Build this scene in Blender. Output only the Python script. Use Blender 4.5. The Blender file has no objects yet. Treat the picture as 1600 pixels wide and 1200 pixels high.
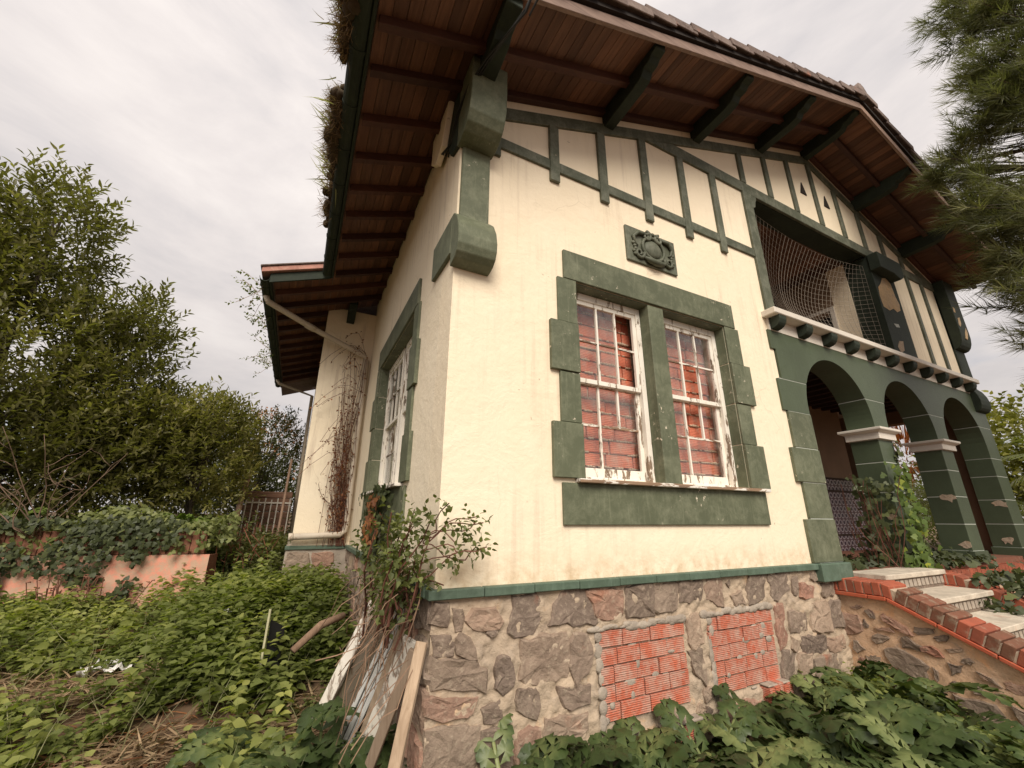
import bpy, bmesh, math, random
import numpy as np
from mathutils import Vector, Matrix, noise as mnoise
R = math.radians
random.seed(7)
rng = np.random.default_rng(7)
SC = bpy.context.scene
COL = SC.collection

# ------------------------------------------------------------------ camera
CAM = Vector((-0.77, -2.5, 1.7))
cd = bpy.data.cameras.new('camera')
cam = bpy.data.objects.new('camera', cd)
COL.objects.link(cam)
yaw, pitch, roll = 0.46377764, 0.3135922, 0.0074250
fw = Vector((math.sin(yaw)*math.cos(pitch), math.cos(yaw)*math.cos(pitch), math.sin(pitch)))
r0 = Vector((math.cos(yaw), -math.sin(yaw), 0)); u0 = r0.cross(fw)
rt = r0*math.cos(roll)+u0*math.sin(roll); up = -r0*math.sin(roll)+u0*math.cos(roll)
cam.matrix_world = Matrix(((rt.x, up.x, -fw.x, CAM.x), (rt.y, up.y, -fw.y, CAM.y), (rt.z, up.z, -fw.z, CAM.z), (0, 0, 0, 1)))
cd.sensor_width = 36; cd.lens = 36*644.5/1600; cd.clip_start = 0.05; cd.clip_end = 2000
SC.camera = cam

# ------------------------------------------------------------------ node helper
class NT:
    def __init__(s, tree): s.t = tree; s.n = tree.nodes; s.l = tree.links
    def add(s, ty, ins=None, **kw):
        n = s.n.new(ty)
        for k, v in kw.items(): setattr(n, k, v)
        for k, v in (ins or {}).items():
            if isinstance(v, bpy.types.NodeSocket): s.l.new(v, n.inputs[k])
            else: n.inputs[k].default_value = v
        return n
    def ramp(s, fac, stops, interp='LINEAR'):
        n = s.add('ShaderNodeValToRGB', {'Fac': fac}); cr = n.color_ramp; cr.interpolation = interp
        while len(cr.elements) < len(stops): cr.elements.new(0.5)
        for e, (p, c) in zip(cr.elements, stops):
            e.position = p; e.color = (*c, 1) if not isinstance(c, (int, float)) else (c, c, c, 1)
        return n.outputs['Color']
    def mix(s, fac, a, b, mode='MIX'):
        n = s.add('ShaderNodeMix', data_type='RGBA', blend_type=mode)
        for i, v in ((0, fac), (6, a), (7, b)):
            if isinstance(v, bpy.types.NodeSocket): s.l.new(v, n.inputs[i])
            elif i == 0: n.inputs[0].default_value = v
            else: n.inputs[i].default_value = (*v, 1)
        return n.outputs[2]
    def math(s, op, a, b=0.0, clamp=False):
        n = s.add('ShaderNodeMath', operation=op, use_clamp=clamp)
        for i, v in enumerate((a, b)):
            if isinstance(v, bpy.types.NodeSocket): s.l.new(v, n.inputs[i])
            else: n.inputs[i].default_value = v
        return n.outputs[0]
    def noise(s, co, scale, detail=4, rough=0.55, dist=0.0):
        return s.add('ShaderNodeTexNoise', {'Vector': co, 'Scale': scale, 'Detail': detail, 'Roughness': rough, 'Distortion': dist}).outputs['Fac']
    def map(s, co, scale=(1, 1, 1), loc=(0, 0, 0), rot=(0, 0, 0)):
        return s.add('ShaderNodeMapping', {'Vector': co, 'Scale': scale, 'Location': loc, 'Rotation': rot}).outputs[0]

# ------------------------------------------------------------------ world, sun, exposure
SUN_EL, SUN_AZ = R(42), R(200)          # azimuth measured clockwise from +y
world = bpy.data.worlds.new('World'); SC.world = world; world.use_nodes = True
w = NT(world.node_tree); w.n.clear()
sky = w.add('ShaderNodeTexSky', sky_type='NISHITA', sun_disc=False, sun_elevation=SUN_EL, sun_rotation=SUN_AZ, air_density=1.0, dust_density=2.0)
tc = w.add('ShaderNodeTexCoord')
dirv = tc.outputs['Generated']
sep = w.add('ShaderNodeSeparateXYZ', {'Vector': dirv})
n1 = w.noise(w.map(dirv, (1.1, 0.8, 3.2), rot=(0.2, 0.15, 0.5)), 1.7, 7, 0.6, 0.5)
n2 = w.noise(w.map(dirv, (1, 1, 2.0), (3, 1, 2)), 4.5, 6, 0.6, 0.3)
nn = w.math('ADD', w.math('MULTIPLY', n1, 0.72), w.math('MULTIPLY', n2, 0.28))
cl = w.ramp(nn, [(0.33, (5.4, 5.1, 5.1)), (0.5, (7.0, 6.45, 6.2)), (0.66, (8.4, 7.75, 7.3))])
zen = w.ramp(sep.outputs['Z'], [(0.0, 0.80), (0.25, 0.86), (0.55, 1.03), (1.0, 1.16)])
cl = w.mix(1.0, cl, zen, 'MULTIPLY')
gap = w.ramp(w.noise(w.map(dirv, (1, 1, 4), (7, 2, 1)), 3.0, 6), [(0.56, 0.0), (0.7, 0.55)])
low = w.ramp(sep.outputs['Z'], [(0.05, 1.0), (0.4, 0.0)])
fac = w.math('MULTIPLY', gap, low)
cov = w.math('SUBTRACT', 0.95, fac)
skyc = w.mix(cov, sky.outputs[0], cl)
bg = w.add('ShaderNodeBackground', {'Color': skyc, 'Strength': 0.098})
w.l.new(bg.outputs[0], w.add('ShaderNodeOutputWorld').inputs[0])
sd = bpy.data.lights.new('sun', 'SUN'); sd.energy = 3.1; sd.angle = R(32); sd.color = (1.0, 0.925, 0.80)
sun = bpy.data.objects.new('sun', sd); COL.objects.link(sun)
sv = Vector((math.sin(SUN_AZ)*math.cos(SUN_EL), math.cos(SUN_AZ)*math.cos(SUN_EL), math.sin(SUN_EL)))
sun.rotation_euler = sv.to_track_quat('Z', 'Y').to_euler(); sun.location = sv*40
SC.view_settings.view_transform = 'Standard'; SC.view_settings.look = 'None'
SC.view_settings.gamma = 1; SC.view_settings.exposure = 0.34; SC.view_settings.use_curve_mapping = False
SC.render.engine = 'CYCLES'; SC.cycles.use_denoising = True
SC.cycles.max_bounces = 7; SC.cycles.transparent_max_bounces = 12

# ------------------------------------------------------------------ materials
MATS = {}
def newmat(name):
    m = bpy.data.materials.new(name); m.use_nodes = True
    t = NT(m.node_tree); t.n.clear(); MATS[name] = m
    return m, t
def finish(m, t, col, rough=0.8, height=None, bstr=0.3, bdist=0.02, spec=0.3, sss=None):
    p = t.add('ShaderNodeBsdfPrincipled')
    for k, v in (('Base Color', col), ('Roughness', rough)):
        if isinstance(v, bpy.types.NodeSocket): t.l.new(v, p.inputs[k])
        elif k == 'Base Color': p.inputs[k].default_value = (*v, 1)
        else: p.inputs[k].default_value = v
    p.inputs['Specular IOR Level'].default_value = spec
    if height is not None:
        b = t.add('ShaderNodeBump', {'Height': height, 'Strength': bstr, 'Distance': bdist})
        t.l.new(b.outputs[0], p.inputs['Normal'])
    t.l.new(p.outputs[0], t.add('ShaderNodeOutputMaterial').inputs[0])
    return m
def co_of(t): return t.add('ShaderNodeTexCoord').outputs['Object']
def orand(t): return t.add('ShaderNodeObjectInfo').outputs['Random']
def shifted(t, k=37.0):
    co = co_of(t); r = orand(t)
    v = t.add('ShaderNodeVectorMath', {0: co, 1: t.add('ShaderNodeCombineXYZ', {'X': t.math('MULTIPLY', r, k), 'Y': t.math('MULTIPLY', r, k*0.7), 'Z': t.math('MULTIPLY', r, k*1.3)}).outputs[0]}, operation='ADD')
    return v.outputs[0], r

def plaster(name, base, dirty, streak=0.5):
    m, t = newmat(name); co = co_of(t)
    big = t.noise(co, 0.9, 5, 0.6); fine = t.noise(co, 14, 6, 0.65); mid = t.noise(co, 4.0, 6, 0.7, 0.4)
    c = t.mix(t.ramp(big, [(0.35, 0.0), (0.7, 0.55)]), base, tuple(x*y for x, y in zip(base, (0.93, 0.90, 0.84))))
    c = t.mix(t.ramp(mid, [(0.55, 0.0), (0.8, 0.35)]), c, tuple(x*y for x, y in zip(base, (1.04, 1.06, 1.1))))
    st = t.noise(t.map(co, (9, 9, 0.5)), 1.4, 7, 0.65)
    patch = t.ramp(t.noise(co, 0.75, 3), [(0.46, 0.0), (0.60, 1.0)])
    c = t.mix(t.math('MULTIPLY', t.ramp(st, [(0.50, 0.0), (0.72, streak)]), patch), c, dirty)
    sp = t.noise(co, 23, 3, 0.5); sp2 = t.ramp(t.noise(co, 2.2, 3), [(0.5, 0.0), (0.62, 0.75)])
    c = t.mix(t.math('MULTIPLY', t.ramp(sp, [(0.68, 0.0), (0.72, 0.8)]), sp2), c, (0.30, 0.24, 0.17))
    # damp grime in blotches low on the walls
    z = t.add('ShaderNodeSeparateXYZ', {'Vector': co}).outputs['Z']
    lowm = t.ramp(t.math('SUBTRACT', t.math('MULTIPLY', z, 1.0), 1.3), [(0.0, 0.75), (0.22, 0.0)])
    c = t.mix(t.math('MULTIPLY', lowm, t.ramp(t.noise(co, 9, 6, 0.7), [(0.4, 0.0), (0.66, 1.0)])), c, (0.50, 0.33, 0.17))
    st2 = t.noise(t.map(co, (26, 26, 0.35)), 1.0, 5, 0.6)
    c = t.mix(t.math('MULTIPLY', t.ramp(st2, [(0.54, 0.0), (0.74, 0.32)]), t.ramp(t.noise(co, 1.5, 4), [(0.50, 0.0), (0.64, 0.9)])), c, (0.46, 0.36, 0.26))
    # hairline cracks
    vo = t.add('ShaderNodeTexVoronoi', {'Vector': t.mix(0.25, co, t.add('ShaderNodeTexNoise', {'Vector': co, 'Scale': 3.0}).outputs['Color']), 'Scale': 0.9}, feature='DISTANCE_TO_EDGE').outputs['Distance']
    ck = t.math('MULTIPLY', t.ramp(vo, [(0.0, 0.35), (0.003, 0.0)]), t.ramp(t.noise(co, 1.3, 2), [(0.56, 0.0), (0.62, 1.0)]))
    c = t.mix(ck, c, (0.45, 0.35, 0.24))
    h = t.math('ADD', t.math('MULTIPLY', fine, 0.3), t.math('ADD', t.math('MULTIPLY', mid, 0.8), big))
    return finish(m, t, c, 0.9, h, 0.45, 0.03, 0.15)
plaster('cream_plaster', (0.86, 0.745, 0.575), (0.50, 0.39, 0.29), 0.6)
plaster('stained_plaster', (0.84, 0.735, 0.575), (0.46, 0.36, 0.28), 0.85)

def paint(name, base, scuff, chip, scuffamt=0.6, chipt=0.70, rough=0.6):
    m, t = newmat(name); co, r = shifted(t, 3.0)
    a = t.noise(co, 5.0, 10, 0.8, 0.25); b = t.noise(co, 22, 6, 0.7); d = t.noise(co, 1.3, 4)
    c = t.mix(t.ramp(d, [(0.35, 0.0), (0.7, 0.7)]), base, tuple(x*0.72 for x in base))
    c = t.mix(t.ramp(a, [(0.45, 0.0), (0.75, scuffamt)]), c, scuff)
    c = t.mix(t.ramp(t.noise(t.map(co, (30, 30, 3)), 1.0, 5, 0.7), [(0.55, 0.0), (0.8, scuffamt*0.8)]), c, scuff)
    cm = t.math('MULTIPLY', t.ramp(b, [(chipt, 0.0), (chipt+0.02, 1.0)]), t.ramp(t.noise(co, 2.4, 4), [(0.55, 0.0), (0.63, 1.0)]))
    c = t.mix(cm, c, chip)
    c = t.mix(0.25, c, t.mix(1.0, c, t.ramp(r, [(0, 0.75), (1, 1.25)]), 'MULTIPLY'))
    return finish(m, t, c, rough, t.math('ADD', t.math('MULTIPLY', b, 0.4), a), 0.3, 0.01, 0.35)
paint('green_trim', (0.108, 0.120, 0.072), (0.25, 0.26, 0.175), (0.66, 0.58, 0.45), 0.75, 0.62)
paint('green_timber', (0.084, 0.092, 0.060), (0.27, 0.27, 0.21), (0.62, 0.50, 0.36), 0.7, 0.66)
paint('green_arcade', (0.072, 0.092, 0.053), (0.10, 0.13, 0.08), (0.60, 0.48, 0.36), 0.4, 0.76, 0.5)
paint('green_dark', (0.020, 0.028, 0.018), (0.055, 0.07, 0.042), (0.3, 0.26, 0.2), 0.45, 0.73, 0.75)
paint('green_band', (0.085, 0.125, 0.088), (0.22, 0.30, 0.24), (0.5, 0.45, 0.36), 0.45, 0.70)
paint('ledge_paint', (0.72, 0.66, 0.58), (0.55, 0.47, 0.40), (0.30, 0.25, 0.2), 0.5, 0.67)
paint('pipe_paint', (0.60, 0.52, 0.42), (0.45, 0.36, 0.28), (0.26, 0.14, 0.08), 0.6, 0.60)
paint('pale_joint', (0.50, 0.52, 0.46), (0.42, 0.45, 0.38), (0.2, 0.2, 0.16), 0.5, 0.7)

def wood(name, base, dark, axis=1, grain=0.8, rough=0.7, peel=None, peelt=(0.46, 0.5)):
    m, t = newmat(name); co, r = shifted(t, 11.0)
    sc = [28, 28, 28]; sc[axis] = 1.6
    g = t.noise(t.map(co, tuple(sc)), 1.0, 7, 0.68, 0.8); b = t.noise(co, 3.0, 4)
    c = t.mix(t.ramp(g, [(0.35, 0.0), (0.68, grain)]), base, dark)
    c = t.mix(1.0, c, t.ramp(r, [(0.0, (0.62, 0.60, 0.60)), (0.5, (0.95, 0.95, 0.95)), (1.0, (1.35, 1.28, 1.2))]), 'MULTIPLY')
    c = t.mix(t.ramp(b, [(0.4, 0.0), (0.75, 0.45)]), c, dark)
    h = g
    if peel:
        sp = [11, 11, 11]; sp[axis] = 2.5
        pn = t.noise(t.map(co, tuple(sp)), 1.5, 7, 0.7, 0.4)
        pm = t.ramp(pn, [(peelt[0], 1.0), (peelt[1], 0.0)])
        wc = t.mix(t.ramp(t.noise(co, 7, 5), [(0.35, 0.0), (0.75, 0.5)]), peel, tuple(x*y for x, y in zip(peel, (0.8, 0.76, 0.7))))
        c = t.mix(pm, c, wc); h = t.math('ADD', t.math('MULTIPLY', g, 0.4), pm)
    return finish(m, t, c, rough, h, 0.35, 0.008, 0.3)
wood('soffit_wood', (0.180, 0.086, 0.050), (0.065, 0.027, 0.017), 1, 0.75, 0.6)
wood('rafter_wood', (0.085, 0.036, 0.024), (0.035, 0.016, 0.012), 0, 0.6, 0.6)
wood('barge_wood', (0.36, 0.25, 0.20), (0.14, 0.09, 0.07), 0, 0.8)
wood('peeling_white', (0.30, 0.22, 0.15), (0.13, 0.09, 0.065), 2, 0.8, 0.75, (0.82, 0.77, 0.69), (0.56, 0.59))
wood('peeling_white_flat', (0.30, 0.20, 0.13), (0.13, 0.09, 0.065), 0, 0.8, 0.75, (0.80, 0.75, 0.68), (0.49, 0.52))
wood('grey_white_wood', (0.42, 0.35, 0.29), (0.22, 0.17, 0.13), 2, 0.7, 0.8, (0.74, 0.69, 0.62), (0.50, 0.56))
wood('raw_wood', (0.46, 0.355, 0.26), (0.24, 0.165, 0.11), 2, 0.8, 0.8)
wood('panel_wood', (0.22, 0.17, 0.12), (0.11, 0.09, 0.06), 2, 0.7, 0.5)
wood('white_upvc', (0.82, 0.81, 0.79), (0.68, 0.65, 0.6), 2, 0.3, 0.45)
wood('bark', (0.13, 0.10, 0.075), (0.05, 0.04, 0.03), 2, 0.8, 0.9)
wood('twig', (0.24, 0.16, 0.11), (0.11, 0.07, 0.05), 2, 0.7, 0.9)
wood('red_twig', (0.24, 0.105, 0.065), (0.12, 0.05, 0.04), 2, 0.7, 0.9)
wood('log_wood', (0.30, 0.17, 0.12), (0.12, 0.07, 0.05), 0, 0.7, 0.9)

def stone(name, ramp, bump=0.9, lichen=(0.50, 0.41, 0.31)):
    m, t = newmat(name); co, r = shifted(t, 23.0)
    a = t.noise(co, 6, 8, 0.7, 0.5); b = t.noise(co, 30, 6, 0.7); d = t.noise(co, 2.0, 4)
    c = t.ramp(r, ramp, 'LINEAR')
    c = t.mix(t.ramp(a, [(0.38, 0.0), (0.7, 0.8)]), c, t.mix(1.0, c, (0.5, 0.48, 0.48), 'MULTIPLY'))
    c = t.mix(t.ramp(b, [(0.52, 0.0), (0.72, 0.55)]), c, lichen)
    c = t.mix(t.ramp(t.noise(co, 3.3, 5), [(0.62, 0.0), (0.72, 0.55)]), c, (0.38, 0.14, 0.08))
    h = t.math('ADD', a, t.math('MULTIPLY', b, 0.35))
    return finish(m, t, c, 0.9, h, bump, 0.03, 0.2)
stone('rough_stone', [(0.0, (0.20, 0.15, 0.12)), (0.3, (0.33, 0.25, 0.19)), (0.5, (0.23, 0.175, 0.14)), (0.7, (0.42, 0.31, 0.23)), (0.88, (0.40, 0.22, 0.16)), (1.0, (0.30, 0.23, 0.175))])
stone('slate_stone', [(0.0, (0.15, 0.12, 0.10)), (0.5, (0.24, 0.18, 0.14)), (1.0, (0.18, 0.145, 0.125))])
stone('cement', [(0.0, (0.40, 0.34, 0.28)), (1.0, (0.46, 0.39, 0.32))], 0.7)
stone('roof_tile', [(0.0, (0.16, 0.12, 0.105)), (0.5, (0.22, 0.165, 0.145)), (1.0, (0.27, 0.21, 0.185))], 0.5, (0.34, 0.29, 0.26))
stone('pink_tile', [(0.0, (0.50, 0.24, 0.19)), (1.0, (0.56, 0.30, 0.24))], 0.3)
stone('step_stone', [(0.0, (0.60, 0.52, 0.42)), (1.0, (0.68, 0.60, 0.49))], 0.4, (0.45, 0.4, 0.32))

def mortar(name, base, tint):
    m, t = newmat(name); co = co_of(t)
    a = t.noise(co, 3, 7, 0.7, 0.4); b = t.noise(co, 18, 7, 0.72); d = t.noise(co, 1.1, 4)
    c = t.mix(t.ramp(a, [(0.35, 0.0), (0.65, 1.0)]), base, tint)
    c = t.mix(t.ramp(b, [(0.45, 0.0), (0.75, 0.7)]), c, tuple(x*0.62 for x in base))
    c = t.mix(t.ramp(d, [(0.5, 0.0), (0.7, 0.5)]), c, (0.36, 0.29, 0.23))
    c = t.mix(t.ramp(t.noise(co, 5.5, 7, 0.75, 0.8), [(0.54, 0.0), (0.68, 0.7)]), c, (0.36, 0.29, 0.235))
    c = t.mix(t.ramp(t.noise(t.map(co, (1, 1, 1), (4, 2, 1)), 4.0, 6, 0.7, 0.5), [(0.58, 0.0), (0.7, 0.7)]), c, tuple(min(1, x*y) for x, y in zip(base, (1.15, 0.95, 0.75))))
    return finish(m, t, c, 0.95, t.math('ADD', a, t.math('MULTIPLY', b, 0.6)), 0.9, 0.03, 0.1)
mortar('mortar', (0.54, 0.415, 0.30), (0.46, 0.365, 0.275))
mortar('ochre_plaster', (0.62, 0.43, 0.24), (0.55, 0.40, 0.25))
mortar('cheek_mortar', (0.72, 0.47, 0.30), (0.62, 0.42, 0.28))

def brick(name, base, dark, lime, ridge=0.0, limet=(0.55, 0.72)):
    m, t = newmat(name); co, r = shifted(t, 19.0)
    a = t.noise(co, 7, 7, 0.7); b = t.noise(co, 40, 5, 0.7)
    c = t.mix(t.ramp(r, [(0.0, 0.0), (1.0, 0.65)]), base, dark)
    c = t.mix(t.ramp(a, [(0.4, 0.0), (0.72, 0.6)]), c, dark)
    c = t.mix(t.ramp(t.noise(co, 11, 7, 0.75), [(limet[0], 0.0), (limet[1], 0.75)]), c, lime)
    h = t.math('ADD', t.math('MULTIPLY', a, 0.8), t.math('MULTIPLY', b, 0.3))
    if ridge:
        z = t.add('ShaderNodeSeparateXYZ', {'Vector': co_of(t)}).outputs['Z']
        wv = t.math('SINE', t.math('MULTIPLY', z, ridge))
        h = t.math('ADD', h, t.math('MULTIPLY', wv, 0.16))
        c = t.mix(t.math('MULTIPLY', t.math('ADD', wv, 1.0), 0.06), c, dark)
    return finish(m, t, c, 0.85, h, 0.7, 0.012, 0.2)
brick('infill_brick', (0.52, 0.140, 0.080), (0.40, 0.115, 0.070), (0.50, 0.37, 0.30), 520, (0.41, 0.63))
brick('window_brick', (0.62, 0.19, 0.11), (0.45, 0.13, 0.08), (0.52, 0.33, 0.25), 420, (0.48, 0.68))
brick('coping_brick', (0.40, 0.105, 0.058), (0.20, 0.070, 0.045), (0.40, 0.30, 0.22), 0, (0.56, 0.74))
brick('mossy_brick', (0.24, 0.085, 0.052), (0.11, 0.07, 0.045), (0.33, 0.30, 0.22), 0, (0.5, 0.7))
brick('clay_tile', (0.52, 0.125, 0.06), (0.34, 0.08, 0.045), (0.4, 0.2, 0.13))
brick('pink_plaster', (0.68, 0.27, 0.19), (0.58, 0.32, 0.23), (0.46, 0.35, 0.25), 0, (0.42, 0.55))
brick('terracotta', (0.25, 0.105, 0.065), (0.17, 0.075, 0.05), (0.3, 0.2, 0.14))

def simple(name, col, rough=0.8, var=0.4, scale=8, spec=0.3):
    m, t = newmat(name); co, r = shifted(t, 5.0)
    a = t.noise(co, scale, 5, 0.65)
    c = t.mix(t.ramp(a, [(0.3, 0.0), (0.75, 1.0)]), col, tuple(x*(1-var) for x in col))
    return finish(m, t, c, rough, a, 0.3, 0.01, spec)
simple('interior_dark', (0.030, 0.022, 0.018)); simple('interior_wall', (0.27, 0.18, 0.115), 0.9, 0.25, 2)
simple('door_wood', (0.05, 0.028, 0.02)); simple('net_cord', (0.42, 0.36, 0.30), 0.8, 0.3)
simple('cable', (0.03, 0.03, 0.028), 0.6); simple('plastic_white', (0.75, 0.72, 0.68), 0.45, 0.2)
simple('black_sheet', (0.02, 0.02, 0.02), 0.3, 0.3); simple('steel_white', (0.62, 0.58, 0.52), 0.5, 0.3)
simple('moss', (0.085, 0.058, 0.032), 0.95, 0.6, 14); simple('pale_stake', (0.55, 0.52, 0.33), 0.6, 0.3)
simple('rust_post', (0.38, 0.25, 0.18), 0.8, 0.4); simple('earth', (0.16, 0.10, 0.06), 0.95, 0.5, 6)

# patterned dado tile
m, t = newmat('dado_tile'); co = co_of(t)
vo = t.add('ShaderNodeTexVoronoi', {'Vector': t.map(co, (9, 9, 9)), 'Scale': 1.0, 'Randomness': 0.0}, feature='F1').outputs['Distance']
c = t.ramp(vo, [(0.18, (0.05, 0.032, 0.05)), (0.24, (0.34, 0.27, 0.28)), (0.31, (0.055, 0.035, 0.05)), (0.44, (0.05, 0.035, 0.05)), (0.48, (0.30, 0.25, 0.27)), (0.6, (0.10, 0.06, 0.07))], 'CONSTANT')
finish(m, t, c, 0.25, None, spec=0.5)
# glass
m, t = newmat('glass'); co = co_of(t)
gl = t.add('ShaderNodeBsdfGlossy', {'Color': (0.95, 0.97, 1, 1), 'Roughness': 0.03})
bp = t.add('ShaderNodeBump', {'Height': t.noise(co, 3, 3), 'Strength': 0.05}); t.l.new(bp.outputs[0], gl.inputs['Normal'])
tr = t.add('ShaderNodeBsdfTransparent', {'Color': (0.98, 0.98, 0.97, 1)})
df = t.add('ShaderNodeBsdfDiffuse', {'Color': (0.55, 0.5, 0.45, 1)})
fc = t.add('ShaderNodeLayerWeight', {'Blend': 0.5}).outputs['Facing']
fr = t.math('ADD', t.math('MULTIPLY', t.math('POWER', fc, 4.0), 0.5), 0.04)
mx = t.add('ShaderNodeMixShader', {0: t.ramp(t.noise(co, 4, 7, 0.75), [(0.42, 0.01), (0.78, 0.20)]), 1: tr.outputs[0], 2: df.outputs[0]})
mx2 = t.add('ShaderNodeMixShader', {0: fr, 1: mx.outputs[0], 2: gl.outputs[0]})
t.l.new(mx2.outputs[0], t.add('ShaderNodeOutputMaterial').inputs[0])

def leafmat(name, base, alt, rough=0.5, trans=0.25, spec=0.35, vein=False):
    m, t = newmat(name)
    at = t.add('ShaderNodeAttribute', attribute_name='tint').outputs['Fac']
    r = orand(t); co = co_of(t)
    f = t.math('ADD', at, t.math('MULTIPLY', t.math('SUBTRACT', r, 0.5), 0.7 if vein else 0.4), True)
    c = t.ramp(f, [(0.0, tuple(x*0.6 for x in base)), (0.45, base), (1.0, alt)])
    p = t.add('ShaderNodeBsdfPrincipled', {'Base Color': c, 'Roughness': rough}); p.inputs['Specular IOR Level'].default_value = spec
    if vein:
        b = t.add('ShaderNodeBump', {'Height': t.noise(co, 30, 3), 'Strength': 0.25, 'Distance': 0.01}); t.l.new(b.outputs[0], p.inputs['Normal'])
    tl = t.add('ShaderNodeBsdfTranslucent', {'Color': t.mix(1.0, c, (1.3, 1.5, 0.6), 'MULTIPLY')})
    mx = t.add('ShaderNodeMixShader', {0: trans, 1: p.outputs[0], 2: tl.outputs[0]})
    t.l.new(mx.outputs[0], t.add('ShaderNodeOutputMaterial').inputs[0])
    return m
leafmat('laurel_leaf', (0.175, 0.165, 0.055), (0.38, 0.33, 0.12), 0.42, 0.45)
leafmat('dark_leaf', (0.085, 0.095, 0.032), (0.18, 0.18, 0.06), 0.5, 0.35)
leafmat('weed_leaf', (0.185, 0.215, 0.060), (0.42, 0.42, 0.13), 0.6, 0.45)
leafmat('acanthus_leaf', (0.064, 0.094, 0.030), (0.24, 0.27, 0.10), 0.42, 0.22, 0.4, True)
leafmat('ivy_leaf', (0.060, 0.074, 0.028), (0.15, 0.165, 0.06), 0.5)
leafmat('yellow_ivy', (0.10, 0.15, 0.03), (0.50, 0.50, 0.06), 0.5)
leafmat('bush_leaf', (0.135, 0.155, 0.048), (0.27, 0.285, 0.11), 0.5, 0.35)
leafmat('rust_leaf', (0.19, 0.075, 0.032), (0.38, 0.16, 0.06), 0.7)
leafmat('blossom', (0.38, 0.17, 0.08), (0.50, 0.30, 0.18), 0.7)
leafmat('pine_needle', (0.135, 0.142, 0.062), (0.36, 0.34, 0.16), 0.5, 0.3)
leafmat('palm_leaf', (0.15, 0.165, 0.055), (0.30, 0.30, 0.12), 0.45, 0.4)
leafmat('orange_leaf', (0.42, 0.12, 0.03), (0.6, 0.25, 0.08), 0.5)
leafmat('lime_leaf', (0.17, 0.17, 0.03), (0.34, 0.31, 0.06), 0.5)
leafmat('fern_leaf', (0.16, 0.23, 0.045), (0.34, 0.40, 0.10), 0.55)
leafmat('dry_grass', (0.23, 0.15, 0.085), (0.42, 0.30, 0.18), 0.8, 0.15)
leafmat('roof_blade', (0.26, 0.25, 0.13), (0.44, 0.42, 0.26), 0.7, 0.35)
M = MATS

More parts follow.
